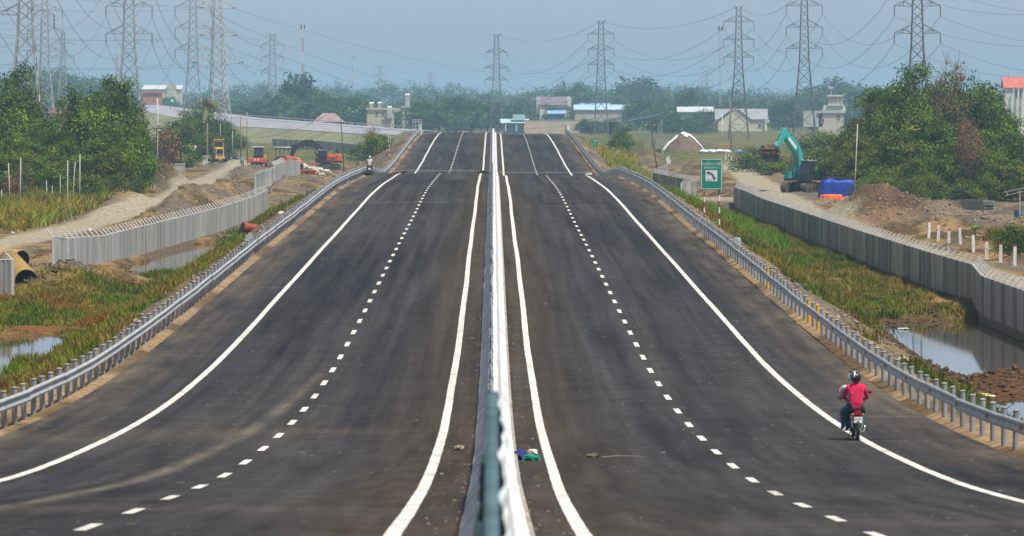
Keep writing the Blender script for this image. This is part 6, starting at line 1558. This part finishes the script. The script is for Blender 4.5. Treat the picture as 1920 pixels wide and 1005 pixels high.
# stacked steel, planks, drums, pipes
M_shp = mat('green_grey_steel', (.30, .34, .30), .6, metal=.2, var=.3, scale=3, stretch=(.2, 1, 4))
def gz(px, Y, dz=0): x = (px - CX) * Y / F; return Vector((x, Y, th(x, Y) + dz))
L0, R0 = gz(1764, 560), gz(1893, 545)
for k in range(7):
    t = thing('steel_section', 'long grey-green steel section, %s from the bottom of the stack under the right trees' % ords[k], 'steel', L0.lerp(R0, .5) + Vector((random.uniform(-.15, .15), 0, .1 + .14 * k)), math.atan2(R0.y - L0.y, R0.x - L0.x), 'stacked steel sections')
    mb = MB(); Ls = 6.3 + random.uniform(-.2, .2)
    mb.prism([(-Ls / 2, 0), (Ls / 2, 0), (Ls / 2, .05), (-Ls / 2, .05)], .9); mb.build('web', M_shp, t)
    for yy in (-.45, .45): MB().box((0, yy, .06), (Ls, .06, .13)).build('flange', M_shp, t)
for k, (a_, b_) in enumerate((((1754, 403), (1790, 408)), ((1780, 413), (1836, 406)), ((1782, 409), (1830, 403)))):
    p, q = gnd(*a_, .75), gnd(*b_, .75); tag(MB().box((0, 0, 0), ((q - p).length, .25, .1)).build('concrete_plank', M_pole, None, (p + q) / 2 + Vector((0, 0, .1)), (0, 0, math.atan2(q.y - p.y, q.x - p.x))), '%s pale plank lying in front of the steel stack' % ords[k], 'plank', 'planks before the steel stack')
def drum(label, loc, rot, m_, r_=.3, L_=.9):
    t = thing('oil_drum', label, 'drum', loc); t.rotation_euler = rot
    pr = [(-.5, .97), (-.49, 1.03), (-.47, 1), (-.18, 1), (-.16, 1.05), (-.14, 1), (.14, 1), (.16, 1.05), (.18, 1), (.47, 1), (.49, 1.03), (.5, .97)]
    MB().tube([(0, 0, a * L_) for a, _ in pr], [r_ * b for _, b in pr], 18).build('shell', m_, t, smooth=False)
    MB().tube([(0, 0, L_ * .495), (0, 0, L_ * .505)], r_ * .9, 16).build('lid', M_dk, t); MB().tube([(.15, 0, L_ * .5), (.15, 0, L_ * .53)], .04, 8).build('bung', M_dk, t)
M_rust = mat('rusty_red', (.30, .045, .02), .7, var=.45, scale=5, dirt=(.08, .035, .025), dirt_amt=.7)
p = gz(467, 386); p.z += .35
drum('rusty red drum lying on the left embankment beside the guardrail', p, (R(80), 0, R(-62)), M_rust, .34, 1.0)
p = gz(1909, 525); p.z += .45; drum('blue drum standing under the pole shelter at the right edge', p, (0, 0, 0), mat('blue_drum', (.02, .10, .28), .5, var=.2), .35, .95)
M_pipe = mat('ochre_pipe', (.36, .23, .06), .8, var=.35, scale=.9, dirt=(.24, .15, .06), dirt_amt=.7, bump=.2); M_pin = mat('pipe_bore_shade', (.02, .013, .01), .9)
def big_pipe(label, a, b, r_):
    a, b = Vector(a), Vector(b); t = thing('steel_pipe', label, 'pipe', a); d = b - a
    o = MB().tube([(0, 0, 0), d], r_, 28, False).build('shell', M_pipe, t, smooth=True); sd = o.modifiers.new('t', 'SOLIDIFY'); sd.thickness = .06; sd.offset = -1
    MB().tube([d * .004, d * .996], r_ - .065, 24, False).build('shaded_bore', M_pin, t)  # inner wall coloured near-black for the shade inside the pipe
    MB().tube([d * .02, d * .025], r_ + .02, 28, False).build('collar', M_pipe, t)
    MB().tube([d * .5, d * .5001], r_ - .07, 24, True).build('bore_shade_disc', M_pin, t)  # added disc across the bore, its dark colour standing in for deep shade
big_pipe('big ochre pipe with dark open end facing the road at the left', (-26.9, 338, .78), (-29.7, 360, 1.3), .72)
big_pipe('second big ochre pipe lying across behind the first', (-29.4, 366, 1.25), (-35, 372, 1.35), .66)

# mound cover, litter
M_sheet = mat('white_sheet', (.72, .70, .72), .7, var=.08, scale=1, bump=.3)
hp = Vector(at(1281, 284, 1275)); nr, na = 12, 44; rg_ = random.Random(4)
def heap_pt(i, j, off=0.0):
    r_ = i / nr; a = 2 * math.pi * j / na; h_ = 3.7 * (1 - r_ ** 1.8) * (1 + .10 * math.sin(3 * a + 1)); n_ = (vnoise(np.array([math.cos(a) * r_ * 6 + 9]), np.array([math.sin(a) * r_ * 6 + 9]))[0] - .5) * .55
    return (4.8 * r_ * math.cos(a), 6 * r_ * math.sin(a), max(h_ + n_ * (1 - r_ * .5), -.3 if r_ > .95 else 0) + off)
hm_ = MB().add([heap_pt(i, j) for i in range(nr + 1) for j in range(na)], [(i * na + j, i * na + na + j, i * na + na + (j + 1) % na, i * na + (j + 1) % na) for i in range(nr) for j in range(na)])
tag(hm_.build('earth_heap', M_clod, None, hp, smooth=False), 'far right earth heap half covered by a white sheet', 'heap')
cov = [(i * na + j, i * na + na + j, i * na + na + (j + 1) % na, i * na + (j + 1) % na) for i in range(nr) for j in range(na) if not (24 < j < 42 and i > 2 + (1 if 30 < j < 36 else 2) * 0) or (i < 3)]
o = MB().add([heap_pt(i, j, .22) for i in range(nr + 1) for j in range(na)], cov).build('white_sheet', M_sheet, None, hp, smooth=True)
sd = o.modifiers.new('t', 'SOLIDIFY'); sd.thickness = .1
tag(o, 'white sheet spread over the top of the far right earth heap', 'sheet')
for k, px in enumerate((1320, 1334, 1350, 1362, 1385, 1400)):
    p = gz(px, 1240); lump('white sack in the row beyond the far right earth heap', p + Vector((0, 0, .4)), .75, (1.4, .8, .6), M_sheet if k < 4 else cloth('bluebag', (.15, .2, .4)), 'sack', 'sack', k, 10, 7, .12)['group'] = 'sacks beyond the earth heap'
def litter(label, loc, c, sq, r_=.12, seed=1, name='litter'):
    o = lump(label, loc, r_, sq, cloth('lit%d%d%d' % tuple(int(v * 99) for v in c), c), name, 'litter', seed, 10, 7, .3); return o
z_ = rz(1, 125)
litter('dark blue crumpled cloth against the right foot of the median barrier', (.58, 124.0, rz(1, 124) + .09), (.02, .02, .14), (1.3, 1.6, .9), .13, 3, 'crumpled_cloth')
litter('green crumpled cloth beside the dark blue one at the barrier', (.78, 123.6, rz(1, 123.6) + .06), (.0, .20, .14), (1.5, 1.5, .6), .12, 4, 'crumpled_cloth')
litter('white crumpled bag behind the green cloth at the barrier', (.84, 126.8, rz(1, 126.8) + .06), (.65, .62, .58), (1.3, 2, .7), .10, 5, 'crumpled_bag')
litter('brown clod beside the white bag at the barrier', (.76, 126.0, rz(1, 126) + .06), (.16, .11, .05), (1.2, 2, .7), .10, 6, 'clod')
litter('small pale clump at the left foot of the median barrier', (-.72, 124.5, rz(-1, 124.5) + .05), (.28, .26, .18), (1.3, 2, .5), .09, 7)
litter('small brown clump of soil on the right carriageway', (2.12, 126.0, rz(1, 126) + .03), (.12, .085, .04), (1.4, 3, .4), .10, 8, 'clod')
tag(MB().tube([(0, 0, 0), (.4, .3, .01), (.95, .2, 0)], [.012, .014, .006], 5).build('dead_branch', M_polew, None, (2.3, 125.2, rz(1, 125.2) + .02)), 'thin dead branch lying on the right carriageway', 'branch')
litter('black lump beside the median at the far joint', (-.95, 560, rz(-1, 560) + .12), (.01, .01, .012), (1.8, 4, .5), .32, 9, 'tyre_scrap')
litter('pale stone on the right carriageway near the far joint', (8.9, 548, rz(1, 548) + .1), (.45, .40, .33), (2.0, 3, .5), .22, 10, 'stone')
litter('heap of brown rubble on the left edge line at the far joint', (-8.6, 548, rz(-1, 548) + .12), (.14, .08, .05), (3.2, 5, .5), .3, 11, 'rubble')
p = gnd(1838, 738, .1); litter('pale yellow plastic sheet lying on the mud beside the pond', (p.x, p.y, th(p.x, p.y) + .08), (.65, .58, .30), (2.2, 2.6, .35), .22, 12, 'plastic_sheet')
p = gnd(1694, 616, -.2); litter('white floating scrap near the far bank of the pond', (p.x, p.y, -.2), (.7, .68, .64), (2.4, 2, .3), .12, 13)
k = 0
for x, y in ((17.2, 310), (16.5, 276), (13.8, 332), (14.3, 205), (-14.2, 392), (-33, 480), (-30, 470), (-38.5, 470)):
    k += 1; lump('whitish stone, number of several lying on the verges and tracks'.replace('number of several', 'one of several'), (x, y, th(x, y) + .08), random.uniform(.14, .24), (1.2, 1.2, .7), M_pale, 'pale_stone', 'stone', k, 8, 6, .2)['group'] = 'pale stones'
# ---------------------------------------------------------------- haze: one closed box of even air
hm = bpy.data.materials.new('haze_air'); hm.use_nodes = True
hn_ = hm.node_tree; hn_.nodes.clear()
ho = hn_.nodes.new('ShaderNodeOutputMaterial'); pv = hn_.nodes.new('ShaderNodeVolumePrincipled')
pv.inputs['Color'].default_value = (0.50, 0.80, 1.0, 1)
pv.inputs['Density'].default_value = 1.5e-4
pv.inputs['Anisotropy'].default_value = 0.0
hn_.links.new(pv.outputs[0], ho.inputs['Volume'])
mb = MB().box((0, 7850, 35), (14400, 16600, 80))
hz = mb.build('haze', hm)
tag(hz, None, None, None, 'stuff')
hm.cycles.homogeneous_volume = True
